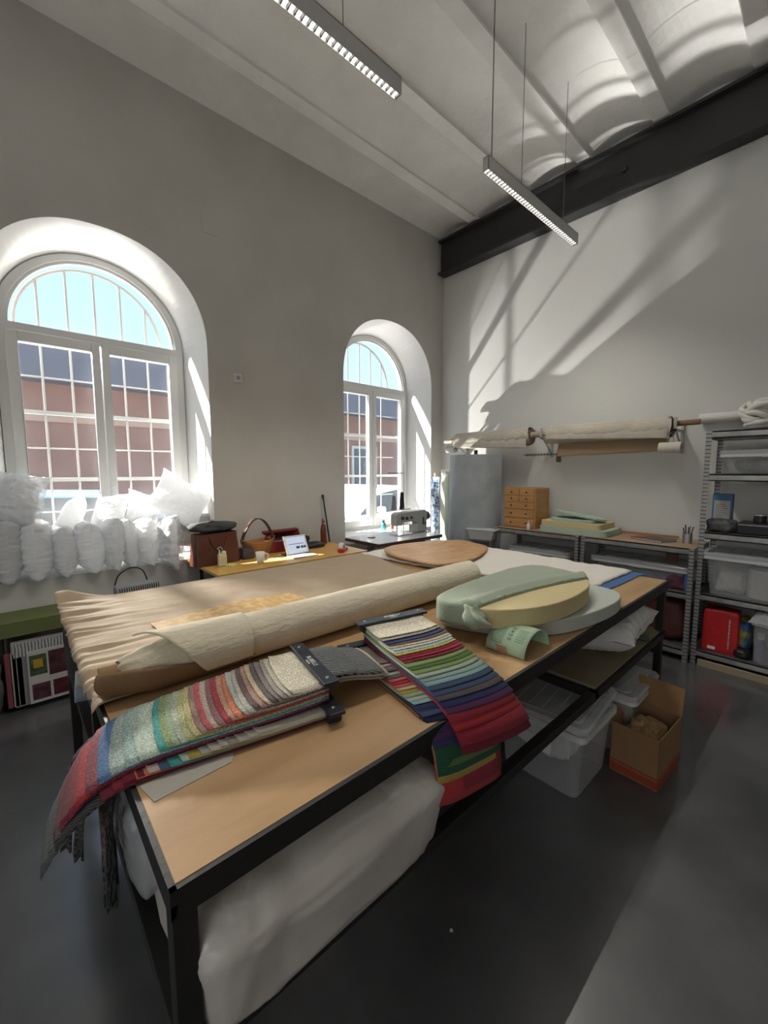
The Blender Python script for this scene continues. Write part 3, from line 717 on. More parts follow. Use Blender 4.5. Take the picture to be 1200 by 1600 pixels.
tag(cushion('white_cloth', white_fab, (-.93, 2.66, .18), (.32, .30, .24), seed=9, wr=.02, ws=8, power=.3), 'white stuffing packed inside the second bin under the table', 'stuffing')

# cardboard box
cb = mat('corrugated_card', (.24, .135, .06), .85, col2=(.28, .16, .075), nscale=5)
X = thing('cardboard_box', 'open brown cardboard box with red base print on the floor beside the bins', 'box', (-.612, 2.44, 0), -.05)
hx, hy, hh = .112, .165, .27
mb = MB(); t_ = .004
mb.bb(-hx, hx, -hy, -hy+t_, 0, hh).bb(-hx, hx, hy-t_, hy, 0, hh).bb(-hx, -hx+t_, -hy, hy, 0, hh).bb(hx-t_, hx, -hy, hy, 0, hh).bb(-hx, hx, -hy, hy, 0, t_)
mb.build('carton', cb, X)
MB().box((0, hy+.015, hh+.07), (hx*2, .004, .15), (-.18, 0, 0)).build('flap', cb, X)
MB().box((-hx-.05, 0, hh+.03), (.12, hy*1.9, .004), (0, -2.6, 0)).build('flap', cb, X)
MB().bb(-hx-.001, hx+.001, -hy-.001, -hy+.002, .01, .05).bb(hx-.002, hx+.001, -hy, hy, .01, .05).build('red_print_band', mat('red_card_print', (.30, .045, .02), .8), X)
MB().bb(-hx-.001, hx+.001, -hy-.001, -hy+.002, .06, .068).bb(hx-.002, hx+.001, -hy, hy, .06, .068).build('red_print_band', MATS['red_card_print'], X)
tag(lump('crumpled_paper', mat('kraft_paper', (.36, .23, .11), .8, bump=.5, bscale=16), (-.612, 2.44, .165), (.17, .28, .15), wr=.022, ws=26, seed=6, p=3), 'crumpled brown packing paper inside the open cardboard box', 'packing paper')

# ---------------------------------------------------------------- side table by the window wall
SX0, SX1, SY0, SY1, SZ = WX+.01, -3.135, 1.12, 2.60, .80
honey = mat('honey_laminate', (.58, .33, .085), .35, col2=(.64, .38, .11), nscale=3, stretch=(1, 6, 1), spec=.4)
D = thing('side_desk', 'honey coloured wooden desk against the wall between the two windows', 'desk')
MB().bb(SX0, SX1, SY0, SY1, SZ-.022, SZ).build('desktop', honey, D, bevel=.002)
for x in (SX0+.08, SX1-.08):
    for y in (SY0+.10, SY1-.1):
        MB().tube([(x-.03, y, SZ-.022), (x, y+.02, 0)], .009, 10).tube([(x+.03, y, SZ-.022), (x, y+.02, 0)], .009, 10).build('leg', steel_black, D)
leather = mat('brown_leather', (.115, .038, .022), .38, col2=(.085, .028, .017), nscale=8, bump=.15, bscale=90, spec=.5)
# tote
G = thing('leather_bag', 'structured brown leather tote bag with two handles at the left end of the desk', 'handbag', (-3.60, 1.27, SZ), .12)
mb = MB(); b = mb.b
def f(u, v):
    a = 2*pi*u; e = .35; k = 1+.06*(1-v); x = math.copysign(abs(cos(a))**e, cos(a))*.075*(1.25-.45*v); y = math.copysign(abs(sin(a))**e, sin(a))*.185*k
    return Vector((x, y, v*.265))
mb.grid(f, 48, 8); mb.b.faces.new([mb.b.verts.new(f(i/48, 0)) for i in range(48)]); mb.build('bag_body', leather, G, smooth=False, solid=.006)
for s, mm in ((1, leather), (-1, leather)):
    pts = [(s*.058, -.075, .20), (s*.055, -.072, .27)]+[(s*(.045), -.072*cos(pi*k/10), .27+.085*sin(pi*k/10)) for k in range(1, 10)]+[(s*.055, .072, .27), (s*.058, .075, .20)]
    if s > 0: pts = [(.068, -.075, .24)]+[(.074+.012*sin(pi*k/10), -.072*cos(pi*k/10), .24-.115*sin(pi*k/10)) for k in range(1, 10)]+[(.068, .075, .24)]
    MB().tube(smooth_path(pts, 4), .0055, 10).build('handle', leather, G, smooth=True)
for y in (-.075, .075): MB().lathe((0, 0, 0), [(.0001, 0), (.009, 0), (.008, .004), (.0001, .005)], 12).build('stud', metal, G).matrix_local = Matrix.Translation((.062, y, .225)) @ Euler((0, pi/2, 0)).to_matrix().to_4x4()
tag(lump('folded_jacket', mat('grey_green_wool', (.05, .055, .05), .95, col2=(.08, .085, .08), nscale=8), (-3.72, 1.30, 1.10), (.20, .42, .09), wr=.025, ws=12, seed=11, p=2.6), 'dark grey folded jacket lying over the top of the leather tote', 'jacket')
# wicker basket bag
G = thing('basket_bag', 'tan curved basket bag with one tall brown handle beside the tote', 'handbag', (-3.68, 1.70, SZ), .2)
mb = MB()
def f(u, v):
    a = 2*pi*u; k = .78+.30*v+.05*v*v; x = cos(a)*.075*k; y = sin(a)*.165*k
    return Vector((x, y, v*(.135+.035*(abs(sin(a))**3))))
mb.grid(f, 48, 8); mb.b.faces.new([mb.b.verts.new(f(i/48, 0)) for i in range(48)])
mb.build('basket', weave('wicker_tan', (.22, .095, .03), (.40, .20, .075), 70, 0, dist=1, rough=.6), G, smooth=True, solid=.006)
mb = MB(); pts = smooth_path([(0, -.175, .13), (0, -.15, .21), (0, -.08, .31), (0, 0, .345), (0, .08, .31), (0, .15, .21), (0, .175, .13)], 6)
mb.strip([p+Vector((-.02, 0, 0)) for p in pts], [p+Vector((.02, 0, 0)) for p in pts]); mb.build('handle', mat('dark_brown_leather', (.09, .04, .022), .45), G, smooth=True, solid=.008)
tag(MB().bb(-3.64, -3.54, 1.49, 1.60, SZ, SZ+.10).build('small_box', mat('dark_purple_box', (.035, .03, .05), .45, col2=(.05, .045, .07), nscale=30), bevel=.008), 'small dark purple box in front of the tote', 'box')
# glue bottle
G = thing('glue_bottle', 'small cream plastic bottle with spout and looped cap on the desk front', 'bottle', (-3.43, 1.265, SZ))
pl = mat('cream_plastic', (.72, .66, .42), .4)
MB().bb(-.022, .022, -.034, .034, 0, .105).build('bottle_body', pl, G, bevel=.01)
MB().lathe((0, .015, .10), [(.017, 0), (.02, .012), (.016, .025), (.006, .028)], 16).build('cap', mat('cap_white', (.75, .73, .6), .4), G)
MB().lathe((0, -.02, .10), [(.009, 0), (.007, .02), (.003, .04)], 12).build('spout', MATS['cap_white'], G)
MB().tube(smooth_path([(0, -.02, .135), (0, -.035, .15), (0, -.012, .165), (0, 0, .15), (0, .01, .125)], 5), .0025, 6).build('cap_loop', MATS['cap_white'], G)
MB().bb(.0221, .0227, -.024, .024, .025, .075).build('bottle_label', mat('pale_label', (.62, .58, .38), .6), G)
tag(MB().box((-3.40, 1.325, SZ+.006), (.075, .075, .010), (0, 0, .5)).build('sticky_notes', mat('yellow_paper', (.72, .74, .25), .8)), 'yellow sticky note pad lying flat on the desk', 'notes')
# mug
G = thing('mug', 'white coffee mug standing on the desk edge in the sun', 'mug', (-3.31, 1.545, SZ), -.3)
cer = mat('white_ceramic', (.82, .81, .77), .15)
MB().lathe((0, 0, 0), [(.024, 0), (.027, .002), (.033, .04), (.040, .10), (.037, .10), (.030, .04), (.022, .008), (.001, .006)], 32).build('cup', cer, G, smooth=True)
MB().tube(smooth_path([(.035, .0, .085), (.062, 0, .082), (.066, 0, .055), (.052, 0, .03), (.031, 0, .024)], 6), .0055, 10).build('handle', cer, G, smooth=True).rotation_euler = (0, 0, radians(75))
tag(MB().tube(smooth_path([(-3.40, 1.66, SZ+.004), (-3.38, 1.70, SZ+.012), (-3.41, 1.73, SZ+.004), (-3.36, 1.78, SZ+.003), (-3.38, 1.84, SZ+.003), (-3.35, 1.88, SZ+.003)], 6), .003, 6).build('earphone_cable', mat('white_cable', (.7, .7, .7), .4), smooth=True), 'white earphone cable lying between the mug and the tablet', 'cable')
# red bag
redl = mat('dark_red_leather', (.16, .012, .016), .4)
G = thing('red_bag', 'open dark red leather bag with black lining behind the tablet', 'handbag', (-3.73, 2.0, SZ), .05)
mb = MB()
def f(u, v):
    a = 2*pi*u; e = .6; return Vector((math.copysign(abs(cos(a))**e, cos(a))*(.085-.01*v), math.copysign(abs(sin(a))**e, sin(a))*(.20-.01*v), v*(.12+.05*(cos(a) < 0))))
mb.grid(f, 48, 6); mb.b.faces.new([mb.b.verts.new(f(i/48, 0)) for i in range(48)]); mb.build('bag_body', redl, G, smooth=True, solid=.005)
MB().box((-.06, 0, .185), (.05, .40, .025), (0, .3, 0)).build('flap', redl, G, bevel=.006)
MB().box((0, 0, .11), (.11, .34, .03)).build('black_lining', black_plastic, G, bevel=.01)
MB().box((.088, .09, .05), (.004, .03, .012)).build('buckle', metal, G)
# tablet with keyboard cover
G = thing('tablet', 'tablet computer leaning in a grey keyboard cover on the desk', 'tablet', (-3.395, 1.975, SZ), .05)
tl = radians(-24)
grp = MB().box((0, 0, 0), (.008, .25, .185)).build('back_cover', mat('grey_cover', (.10, .10, .11), .6), G, bevel=.003); grp.location = (-.052, 0, .095); grp.rotation_euler = (0, tl, 0)
s_ = MB().box((.005, 0, 0), (.002, .24, .176)).build('bezel', mat('bezel_white', (.72, .72, .72), .3), grp)
MB().box((.0065, 0, 0), (.001, .205, .145)).build('screen', mat('lit_screen', (.2, .22, .25), .2, emis=((.42, .50, .62), .55)), grp)
MB().box((.0072, .0, 0.005), (.0003, .17, .006)).build('screen_text', mat('screen_ink', (.2, .12, .18), .5), grp)
for y in (0.0, .045, .075): MB().box((.0072, y+.01, -.03), (.0003, .026 if y else .04, .022)).build('screen_image', mat('screen_dark', (.03, .03, .05), .5), grp)
MB().box((.055, 0, .005), (.15, .25, .007)).build('keyboard', mat('grey_keyboard', (.30, .31, .33), .6), G, bevel=.002)
MB().box((-.07, 0, .003), (.09, .25, .005)).build('stand_flap', MATS['grey_cover'], G)
tag(lump('black_pouch', mat('black_leather', (.02, .02, .022), .5), (-3.66, 2.30, SZ+.025), (.16, .24, .055), wr=.01, ws=12, seed=14, p=3), 'flat black leather pouch right of the tablet', 'pouch')
tag(lump('black_scarf', MATS['dark_cloth'], (-3.78, 2.22, SZ+.07), (.14, .18, .09), wr=.02, ws=14, seed=15, p=2.4), 'crumpled black cloth against the wall behind the pouch', 'cloth')
G = thing('water_bottle', 'brown metal water bottle with steel cap standing against the wall', 'bottle', (-3.77, 2.50, SZ))
MB().lathe((0, 0, 0), [(.030, 0), (.034, .004), (.034, .15), (.028, .19), (.018, .215), (.0165, .235)], 28).build('bottle_body', mat('copper_brown', (.20, .055, .035), .35, metal=.3), G, smooth=True)
MB().lathe((0, 0, .235), [(.019, 0), (.020, .035), (.015, .042)], 20).build('cap', mat('steel_cap', (.30, .27, .24), .3, metal=.8), G)
tag(MB().tube([(-3.80, 2.60, SZ+.002), (-3.895, 2.585, SZ+.50)], [.010, .008], 10).cyl((-3.893, 2.585, SZ+.485), (-3.903, 2.583, SZ+.525), .012).build('black_stick', black_plastic), 'thin black stick leaning on the wall behind the water bottle', 'stick')
G = thing('tape_dispenser', 'red and white hand tape dispenser at the right end of the desk', 'tape dispenser', (-3.25, 2.37, SZ), .6)
MB().bb(-.03, .03, -.06, .05, 0, .038).build('dispenser_base', mat('red_plastic', (.50, .012, .02), .35), G, bevel=.01)
MB().cyl((-.022, -.01, .05), (.022, -.01, .05), .042, 24).build('tape_reel', mat('reel_white', (.72, .70, .70), .4), G, bevel=.003)
MB().cyl((-.024, -.01, .05), (.024, -.01, .05), .015, 16).build('reel_core', redl, G)
MB().bb(-.025, .025, .05, .10, .004, .03).build('cutter', black_plastic, G, bevel=.005)

# patterned bag standing behind the table
G = thing('patterned_bag', 'black and white patterned bag with thin black handle behind the table below the window', 'bag', (-3.40, .62, 0), .1)
MB().bb(-.05, .05, -.13, .15, .30, .775).build('bag_body', weave('small_check', (.03, .03, .03), (.45, .45, .45), 30, .785, dist=0), G, bevel=.01)
MB().tube(smooth_path([(.0, -.13, .79), (0, -.10, .86), (0, -.02, .90), (0, .05, .87), (0, .08, .79)], 6), .005, 8).build('handle', black_plastic, G, smooth=True)
MB().bb(-.06, .06, -.15, .15, 0, .30).build('bag_base', MATS['small_check'], G)

# ---------------------------------------------------------------- pillows on the window sill
pm = mat('white_polyester', (.80, .81, .82), .7, bump=.2, bscale=30, trans=.5, stretch=(1, 1, 3))
pos = [(-.07, .43, .17, 'first from the left end'), (.115, .40, .175, 'with a seam, second from the left'), (.265, .36, .15, 'third from the left'), (.425, .37, .17, 'broad one in the middle of the row'), (.575, .40, .13, 'right after the broad middle one'), (.695, .38, .12, 'thin one third from the right end'), (.82, .38, .13, 'second from the right end')]
for i, (y, h, t_, d) in enumerate(pos):
    tag(cushion('pillow', pm, (-4.03+random.uniform(-.02, .02), y, .80+h/2+.012), (.44, h*1.06, t_*1.22), (pi/2+random.uniform(-.06, .06), 0, random.uniform(-.12, .12)), seed=20+i, wr=.012, ws=10, stretchw=(.5, 3.4, 1), pinch=.06, power=.42),
        'white pillow standing on the sill, '+d, 'pillow', 'white pillows standing on the window sill')
tag(cushion('pillow', film, (-3.99, .985, .98), (.46, .48, .20), (pi/2, 0, .15), seed=31, wr=.014, ws=10, pinch=.08, power=.4), 'clear plastic wrapped pillow sagging over the right end of the window sill', 'pillow')
tag(cushion('pillow', pm, (-4.01, .985, .98), (.40, .42, .15), (pi/2, 0, .15), seed=32, wr=.012, ws=10, pinch=.1, power=.4), 'white pillow inside the clear plastic at the right end of the sill row', 'pillow')
back = [(.34, .22, 'left'), (.60, .25, 'middle'), (.86, .30, 'right')]
for i, (y, h, d) in enumerate(back):
    tag(cushion('pillow', pm, (-4.20, y, 1.17+h*.2), (.28, .40, .16), (1.1, .3*(i-1), .8*i), seed=40+i, wr=.010, ws=9, pinch=.14), 'white pillow in full sun on top of the row near the glass, %s one' % d, 'pillow')
tag(cushion('pillow', pm, (-4.00, 1.12, 1.33), (.50, .42, .20), (1.15, .55, 1.35), seed=50, wr=.010, ws=9, pinch=.15, power=.45), 'big bright white pillow leaning up against the right side of the large window', 'pillow')
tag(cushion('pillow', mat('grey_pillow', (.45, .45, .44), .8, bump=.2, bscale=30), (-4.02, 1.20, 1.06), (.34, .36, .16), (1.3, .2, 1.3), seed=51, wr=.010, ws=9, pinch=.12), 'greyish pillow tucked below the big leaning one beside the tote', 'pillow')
tag(cushion('bagged_pillow', film, (-4.02, -.02, 1.39), (.42, .42, .27), (1.2, .15, 1.3), seed=52, wr=.02, ws=9, pinch=.1, power=.42), 'clear plastic bag around a pillow on top of the row at the far left', 'plastic bag')
tag(cushion('pillow', pm, (-4.03, -.03, 1.37), (.36, .36, .20), (1.2, .15, 1.3), seed=53, wr=.012, ws=9, pinch=.1, power=.42), 'white pillow inside the clear bag at the left edge of the photo', 'pillow')

# ---------------------------------------------------------------- green shelf with bags on the left
G = thing('low_shelf', 'low dull green topped shelf under the large window at the left', 'shelf', (0, 0, 0))
olive = mat('olive_paint', (.13, .155, .05), .7)
MB().bb(WX+.02, -3.60, -.95, .42, .50, .60).build('green_top', olive, G, bevel=.003)
for y in (-.93, -.13, .40): MB().bb(WX+.03, -3.66, y-.012, y+.012, 0, .50).build('side_board', mat('dark_board', (.05, .045, .04), .7), G)
MB().bb(WX+.03, -3.66, -.93, .40, .0, .03).build('bottom_board', MATS['dark_board'], G)
G = thing('paper_shopping_bag', 'grey and white patterned shopping bag with pale rope handle under the green shelf', 'bag', (-3.60, .12, 0), 0)
MB().bb(-.04, .04, -.20, .20, .03, .46).build('bag_body', mat('bag_card', (.30, .29, .28), .6), G, bevel=.003)
MB().bb(.04, .042, -.19, .19, .37, .46).build('pattern_band', weave('dotted_band', (.16, .16, .17), (.5, .5, .48), 26, .785, dist=2), G)
MB().tube(smooth_path([(.05, .02, .38), (.055, .05, .35), (.055, .10, .345), (.055, .15, .36), (.05, .17, .38)], 6), .004, 8).build('rope_handle', mat('pale_rope', (.5, .48, .44), .8), G, smooth=True)
G = thing('picture_catalogue', 'catalogue with white grid of small dark red pictures leaning under the green shelf', 'catalogue', (-3.545, .165, .04), 0)
MB().bb(0, .012, -.17, .17, 0, .36).build('cover', mat('cover_white', (.50, .48, .47), .5), G)
pc = [(.19, .33, -.16, -.07, (.09, .14, .07)), (.17, .34, -.06, .16, (.13, .04, .05)), (.02, .13, -.155, -.06, (.16, .06, .08)), (.02, .13, -.045, .05, (.12, .02, .03)), (.02, .13, .065, .16, (.09, .07, .07))]
for i, (z0, z1, y0, y1, c_) in enumerate(pc): MB().bb(.012, .0126, y0, y1, z0, z1).build('printed_picture', mat('print_%d' % i, c_, .4, col2=tuple(q*.3 for q in c_), nscale=18), G)
MB().bb(.0126, .013, -.14, -.09, .24, .30).build('printed_picture', mat('print_gold', (.45, .28, .03), .4), G)
for i, (c_, d) in enumerate((((.25, .06, .08), 'dark red'), ((.42, .38, .28), 'cream'), ((.16, .03, .04), 'wine coloured'))):
    tag(MB().bb(-3.60, -3.56, -.115+i*.03, -.09+i*.03, .04, .40).build('magazine', mat('spine_%d' % i, c_, .5)), 'upright %s magazine left of the picture catalogue' % d, 'magazine')
tag(lump('grey_bundle', mat('bundle_grey', (.10, .10, .10), .9), (-3.58, -.20, .22), (.14, .13, .40), wr=.02, ws=14, seed=61, p=3), 'dark grey bundle standing left of the magazines under the green shelf', 'bundle')

# ---------------------------------------------------------------- sewing table and machine
G = thing('sewing_table', 'grey topped sewing machine table in front of the second window', 'table', (0, 0, 0))
ZM = .82
top = mat('grey_laminate', (.58, .60, .62), .22, spec=.5)
MB().bb(-3.84, -3.24, 2.84, 3.88, ZM-.006, ZM).build('tabletop', top, G)
MB().bb(-3.838, -3.242, 2.842, 3.878, ZM-.04, ZM-.006).build('wood_edge', mat('dark_wood_edge', (.09, .05, .03), .6), G)
for y in (2.98, 3.72):
    MB().bb(-3.56, -3.50, y-.03, y+.03, .04, ZM-.04).bb(-3.80, -3.28, y-.03, y+.03, 0, .04).build('leg', mat('grey_leg', (.30, .31, .32), .5), G, bevel=.004)
MB().bb(-3.66, -3.40, 3.30, 3.75, .57, ZM-.04).build('motor_housing', mat('dark_housing', (.06, .06, .065), .5), G, bevel=.02)
G = thing('sewing_machine', 'grey industrial sewing machine on the table by the second window', 'sewing machine', (-3.56, 3.62, ZM), 0)
mg = mat('machine_grey', (.34, .345, .33), .45, bump=.05, bscale=60)
MB().bb(-.09, .09, -.26, .27, 0, .012).build('bed_plate', mat('polished_plate', (.5, .5, .5), .2, metal=.8), G, bevel=.002)
mb = MB(); prof = [(.27, .012), (.27, .27), (.22, .285), (-.22, .272), (-.262, .25), (-.265, .12), (-.17, .115), (-.15, .15), (.06, .155), (.10, .13), (.11, .012)]
mb.prism(prof, 'x', -.055, .055); mb.build('machine_arm', mg, G, bevel=.012, bseg=3)
MB().cyl((0, .27, .20), (0, .33, .20), .055, 28).cyl((0, .33, .20), (0, .345, .20), .035, 20).build('handwheel', mat('wheel_black', (.04, .04, .042), .4), G, bevel=.005)
MB().cyl((0, -.215, .12), (0, -.215, .05), .006, 10).cyl((0, -.215, .05), (0, -.215, .014), .002, 8).build('needle_bar', metal, G)
MB().box((0, -.215, .018), (.02, .035, .006)).cyl((0, -.20, .12), (0, -.20, .02), .004, 8).build('presser_foot', metal, G)
for y, z, r in ((-.10, .20, .020), (-.02, .205, .016), (-.17, .205, .024)): MB().lathe((0, 0, 0), [(.0001, 0), (r, 0), (r*.8, .02), (.0001, .022)], 16).build('tension_knob', MATS['wheel_black'], G).matrix_local = Matrix.Translation((.054, y, z)) @ Euler((0, pi/2, 0)).to_matrix().to_4x4()
MB().box((.062, .19, .15), (.012, .014, .09), (0, 0, 0)).box((.066, .215, .12), (.01, .05, .012), (.4, 0, 0)).build('stitch_lever', MATS['wheel_black'], G, bevel=.003)
MB().bb(.0551, .0565, -.06, .10, .02, .12).build('slide_cover', mat('pale_plate', (.42, .43, .42), .3), G)
MB().tube(smooth_path([(.03, -.25, .27), (.04, -.20, .31), (.05, -.16, .24), (.05, -.13, .19)], 6), .0018, 6).tube(smooth_path([(.03, -.22, .28), (.05, -.10, .33), (.05, -.05, .25), (.055, -.02, .21)], 6), .0014, 6).build('thread', white_ink, G)
G = thing('thread_stand', 'tall thread stand with one black and one grey thread cone behind the sewing machine', 'thread stand', (-3.74, 3.70, ZM))
MB().cyl((0, 0, 0), (0, 0, .88), .006, 10).build('pole', metal, G)
MB().bb(-.01, .01, -.25, .0, .735, .75).bb(-.008, .008, -.26, -.24, .73, .755).build('guide_arm', metal, G)
MB().bb(-.012, .012, -.24, .12, .275, .287).build('spool_bar', metal, G)
for y, c_, h in ((-.17, (.22, .22, .23), .17), (-.03, (.02, .02, .022), .21)):
    c = MB().lathe((0, y, .29), [(.036, 0), (.034, .01), (.022, h), (.001, h+.004)], 20).build('thread_cone', mat('thread_%d' % int(h*100), c_, .8, bump=.4, bscale=120), G, smooth=False)
    MB().lathe((0, y, .283), [(.055, 0), (.055, .004)], 20).build('spool_plate', metal, c)
tag(MB().lathe((-3.62, 3.06, ZM), [(.045, 0), (.048, .006), (.04, .012), (.001, .013)], 28).build('small_tin', mat('dull_tin', (.2, .2, .2), .3, metal=.8), smooth=False), 'small round metal tin on the left of the sewing table', 'tin')
for x, y, c_, h, r, nm in ((-4.08, 3.66, (.05, .24, .28), .10, .035, 'teal plastic bottle on the window sill left of the sewing machine'), (-4.06, 3.80, (.35, .16, .07), .07, .022, 'tiny orange bottle on the window sill beside the teal one')):
    g = thing('small_bottle', nm, 'bottle', (x, y, SILL+.001))
    MB().lathe((0, 0, 0), [(r, 0), (r, h*.8), (r*.5, h)], 20).build('bottle_body', mat('bottle_%d' % int(h*100), c_, .3), g, smooth=True)
    MB().lathe((0, 0, h), [(r*.5, 0), (r*.45, h*.3)], 16).build('cap', mat('cap_%d' % int(h*100), tuple(q*.5 for q in c_), .4), g)

# fabric bolts standing in the corner
def bolt(name, label, x, y, h, r, m, tubetop=.0, tilt=(0, 0)):
    G = thing(name, label, 'fabric roll', (x, y, 0)); mb = MB(); sd = x*10
    def f(u, v):
        a = 2*pi*v; rr = r*(1+.06*sin(3*a+sd)+.05*nz(cos(a)*2, u*3, sd, 1.3)+.04*sin(a*7+u*2+sd)); z = h*u+.012*sin(a*3+sd)*u
        return Vector((cos(a)*rr+tilt[0]*u, sin(a)*rr+tilt[1]*u, z))
    mb.grid(f, 20, 40); mb.b.faces.new([mb.b.verts.new(f(1, v/40)*1) for v in range(40)]); mb.build('cloth', m, G, smooth=True)
    if tubetop: MB().cyl((tilt[0], tilt[1], h-.05), (tilt[0]*1.03, tilt[1]*1.03, h+tubetop), r*.35, 16).build('core_tube', MATS['cardboard_tube'], G)
bolt('fabric_bolt', 'slim roll of blue patterned fabric standing in the corner by the window', -3.73, 4.30, 1.50, .055, weave('blue_pattern', (.08, .17, .40), (.50, .58, .66), 26, .4, kind='VOR'), .06)
bolt('fabric_bolt', 'cream white fabric roll standing between the blue and the pale green rolls', -3.585, 4.36, 1.60, .075, mat('cream_cloth', (.74, .73, .64), .9, bump=.2, bscale=40), 0)
bolt('fabric_bolt', 'pale green fabric roll standing against the big wadding roll', -3.47, 4.28, 1.57, .055, mat('pale_green_cloth', (.56, .62, .50), .9, bump=.2, bscale=40), 0)
G = thing('wadding_roll', 'huge upright roll of pale grey wadding with a black core standing in the corner', 'wadding roll', (-3.02, 4.22, 0))
mb = MB()
def f(u, v):
    a = 2*pi*v; r = .310+.006*nz(cos(a)*2, sin(a)*2, u*3, 1.5); z = 1.775*u
    return Vector((cos(a)*r, sin(a)*r, z))
mb.grid(f, 30, 64)
mb.build('wadding', mat('blue_grey_wadding', (.30, .33, .35), .9, bump=.5, bscale=8, col2=(.37, .40, .415), nscale=5, sheen=.3), G, smooth=True)
mb = MB(); mb.grid(lambda u, v: Vector((cos(2*pi*v)*.31*u, sin(2*pi*v)*.31*u, 1.773+.006*sin(u*60))), 40, 64); mb.build('rolled_end', MATS['blue_grey_wadding'], G, smooth=True)
MB().cyl((0, 0, 1.70), (0, 0, 1.84), .022, 20).cyl((0, 0, 1.775), (0, 0, 1.785), .075, 24).build('black_core', black_plastic, G)

# ---------------------------------------------------------------- wall rail with fabric rolls
RY, RZ = 4.42, 1.985
tube_m = mat('pale_card_tube', (.42, .35, .27), .8)
G = thing('wall_rail', 'horizontal cardboard rail on wall brackets along the back wall', 'rail')
MB().cyl((-3.55, RY, RZ), (-2.20, RY, RZ+.01), .032, 20).build('rail_tube', tube_m, G, smooth=False)
MB().cyl((-3.67, RY, RZ), (-3.52, RY, RZ), .026, 20).build('rail_end', mat('rail_end_cream', (.62, .52, .36), .7), G)
MB().cyl((-2.14, RY+.0, RZ+.01), (-.86, RY, RZ+.02), .024, 16).build('rail_rod', mat('brown_wood_rod', (.22, .12, .06), .6), G)
brm = mat('grey_bracket', (.42, .41, .38), .5)
for x in (-3.46, -2.27, -1.03):
    MB().bb(x-.012, x+.012, 4.625, 4.65, RZ-.24, RZ+.06).bb(x-.012, x+.012, RY-.05, 4.63, RZ-.045, RZ-.03).tube([(x, 4.635, RZ-.20), (x, RY, RZ-.045)], .007, 8).bb(x-.012, x+.012, RY-.05, RY-.035, RZ-.045, RZ+.07).build('bracket', brm, G)
linen = mat('natural_linen', (.50, .46, .385), .9, bump=.35, bscale=35, col2=(.44, .40, .33), nscale=6)
def drape_roll(name, label, x0, x1, r, m, seed, drop=0, end=None):
    G = thing(name, label, 'fabric roll', ((x0+x1)/2, RY, RZ)); mb = MB(); L = (x1-x0)/2
    def f(u, v):
        x = -L+2*L*u; a = 2*pi*v+.0
        rr = r*(1+.10*nz(x*7, cos(a), seed, 1.4)+.05*nz(x*22, a*2, seed, 1))
        wr = max(0, u-.55)*.05*sin(x*60+cos(a)*9)
        return Vector((x+.012*sin(a*2+seed), cos(a)*(rr+wr*.25), sin(a)*(rr+wr*.3)-.012))
    mb.grid(f, 60, 36); mb.build('cloth', m, G, smooth=True)
    mb = MB(); mb.grid(lambda u, v: Vector((L-.001, cos(2*pi*v)*r*u*.93, sin(2*pi*v)*r*u*.93-.012)), 6, 30); mb.build('rolled_end', mat('roll_end_dark', (.16, .12, .085), .9), G, smooth=True)
    mb = MB()
    def g(u, v):
        x = -L+.02+(2*L-.03)*u; a = .9*pi-v*.75*pi*1.15
        return Vector((x, cos(a)*r*1.10*-1*(1), -.012+sin(a)*r*1.12)) if v < .7 else Vector((x, -r*1.05-.008*nz(x*9, 0, 1), -.012-(v-.55)*.30*(.6+.4*u+drop)))
    mb.grid(g, 40, 16); mb.build('loose_end', m, G, smooth=True, solid=.002)
    return G
drape_roll('linen_roll', 'crumpled natural linen roll on the wall rail above the wadding roll', -3.47, -2.41, .095, linen, 1)
drape_roll('linen_roll', 'long natural linen roll on the wall rail above the back workbench', -2.21, -1.06, .088, linen, 2, -.25)
MB_ = MB()
def g(u, v):
    x = -2.10+1.02*u; return Vector((x, RY+.03-.05*v+.004*sin(x*25), RZ-.06-.16*v-.025*(1-u)+.01*nz(x, v, 5, 4)))
MB_.grid(g, 30, 8); tag(MB_.build('brown_interfacing', mat('brown_hessian', (.33, .235, .14), .95, bump=.3, bscale=60), smooth=True, solid=.004), 'brown hessian cloth hanging below the long linen roll on the wall rail', 'cloth')
def twine(name, label, c, r, L, m, rz=0):
    G = thing(name, label, 'twine spool', c, rz)
    MB().cyl((-L/2, 0, 0), (L/2, 0, 0), r, 24).build('winding', m, G, bevel=.006)
    MB().cyl((-L/2-.004, 0, 0), (L/2+.004, 0, 0), r*.3, 12).build('core_tube', MATS['cardboard_tube'], G)
    MB().tube([(0, cos(pi*k/12)*.10, r*.6+sin(pi*k/12)*.10) for k in range(13)], .002, 6).build('hanging_loop', brm, G)
tw1 = weave('twine_white', (.55, .52, .44), (.72, .69, .60), 60, 0, dist=0)
twine('twine_spool', 'cream twine spool hanging at the right end of the wall rail', (-1.05, RY-.07, 1.79), .048, .17, tw1, 0)
twine('twine_spool', 'grey twine spool hanging at the corner end of the wall rail', (-3.53, RY-.03, 1.875), .045, .15, weave('twine_grey', (.28, .28, .27), (.48, .48, .46), 60, 0, dist=0))
G = thing('hook_rod', 'short rod with a row of small hooks on the wall under the rail', 'hook rail', (-2.55, 4.56, 1.775))
MB().cyl((-.02, 0, 0), (.38, 0, -.002), .006, 10).bb(.37, .385, 0, .09, -.09, .01).build('rod', mat('bronze_rod', (.16, .12, .08), .5), G)
for i in range(9): MB().tube([(.02+i*.035, 0, .012), (.02+i*.035+.01, -.01, 0), (.02+i*.035, -.004, -.018)], .004, 6).build('hook', MATS['bronze_rod'], G)
MB().tube([(.20+.04*cos(a*pi/10), -.005, -.045+.04*sin(a*pi/10)) for a in range(20)], .0015, 6, closed=True).build('wire_ring', brm, G)
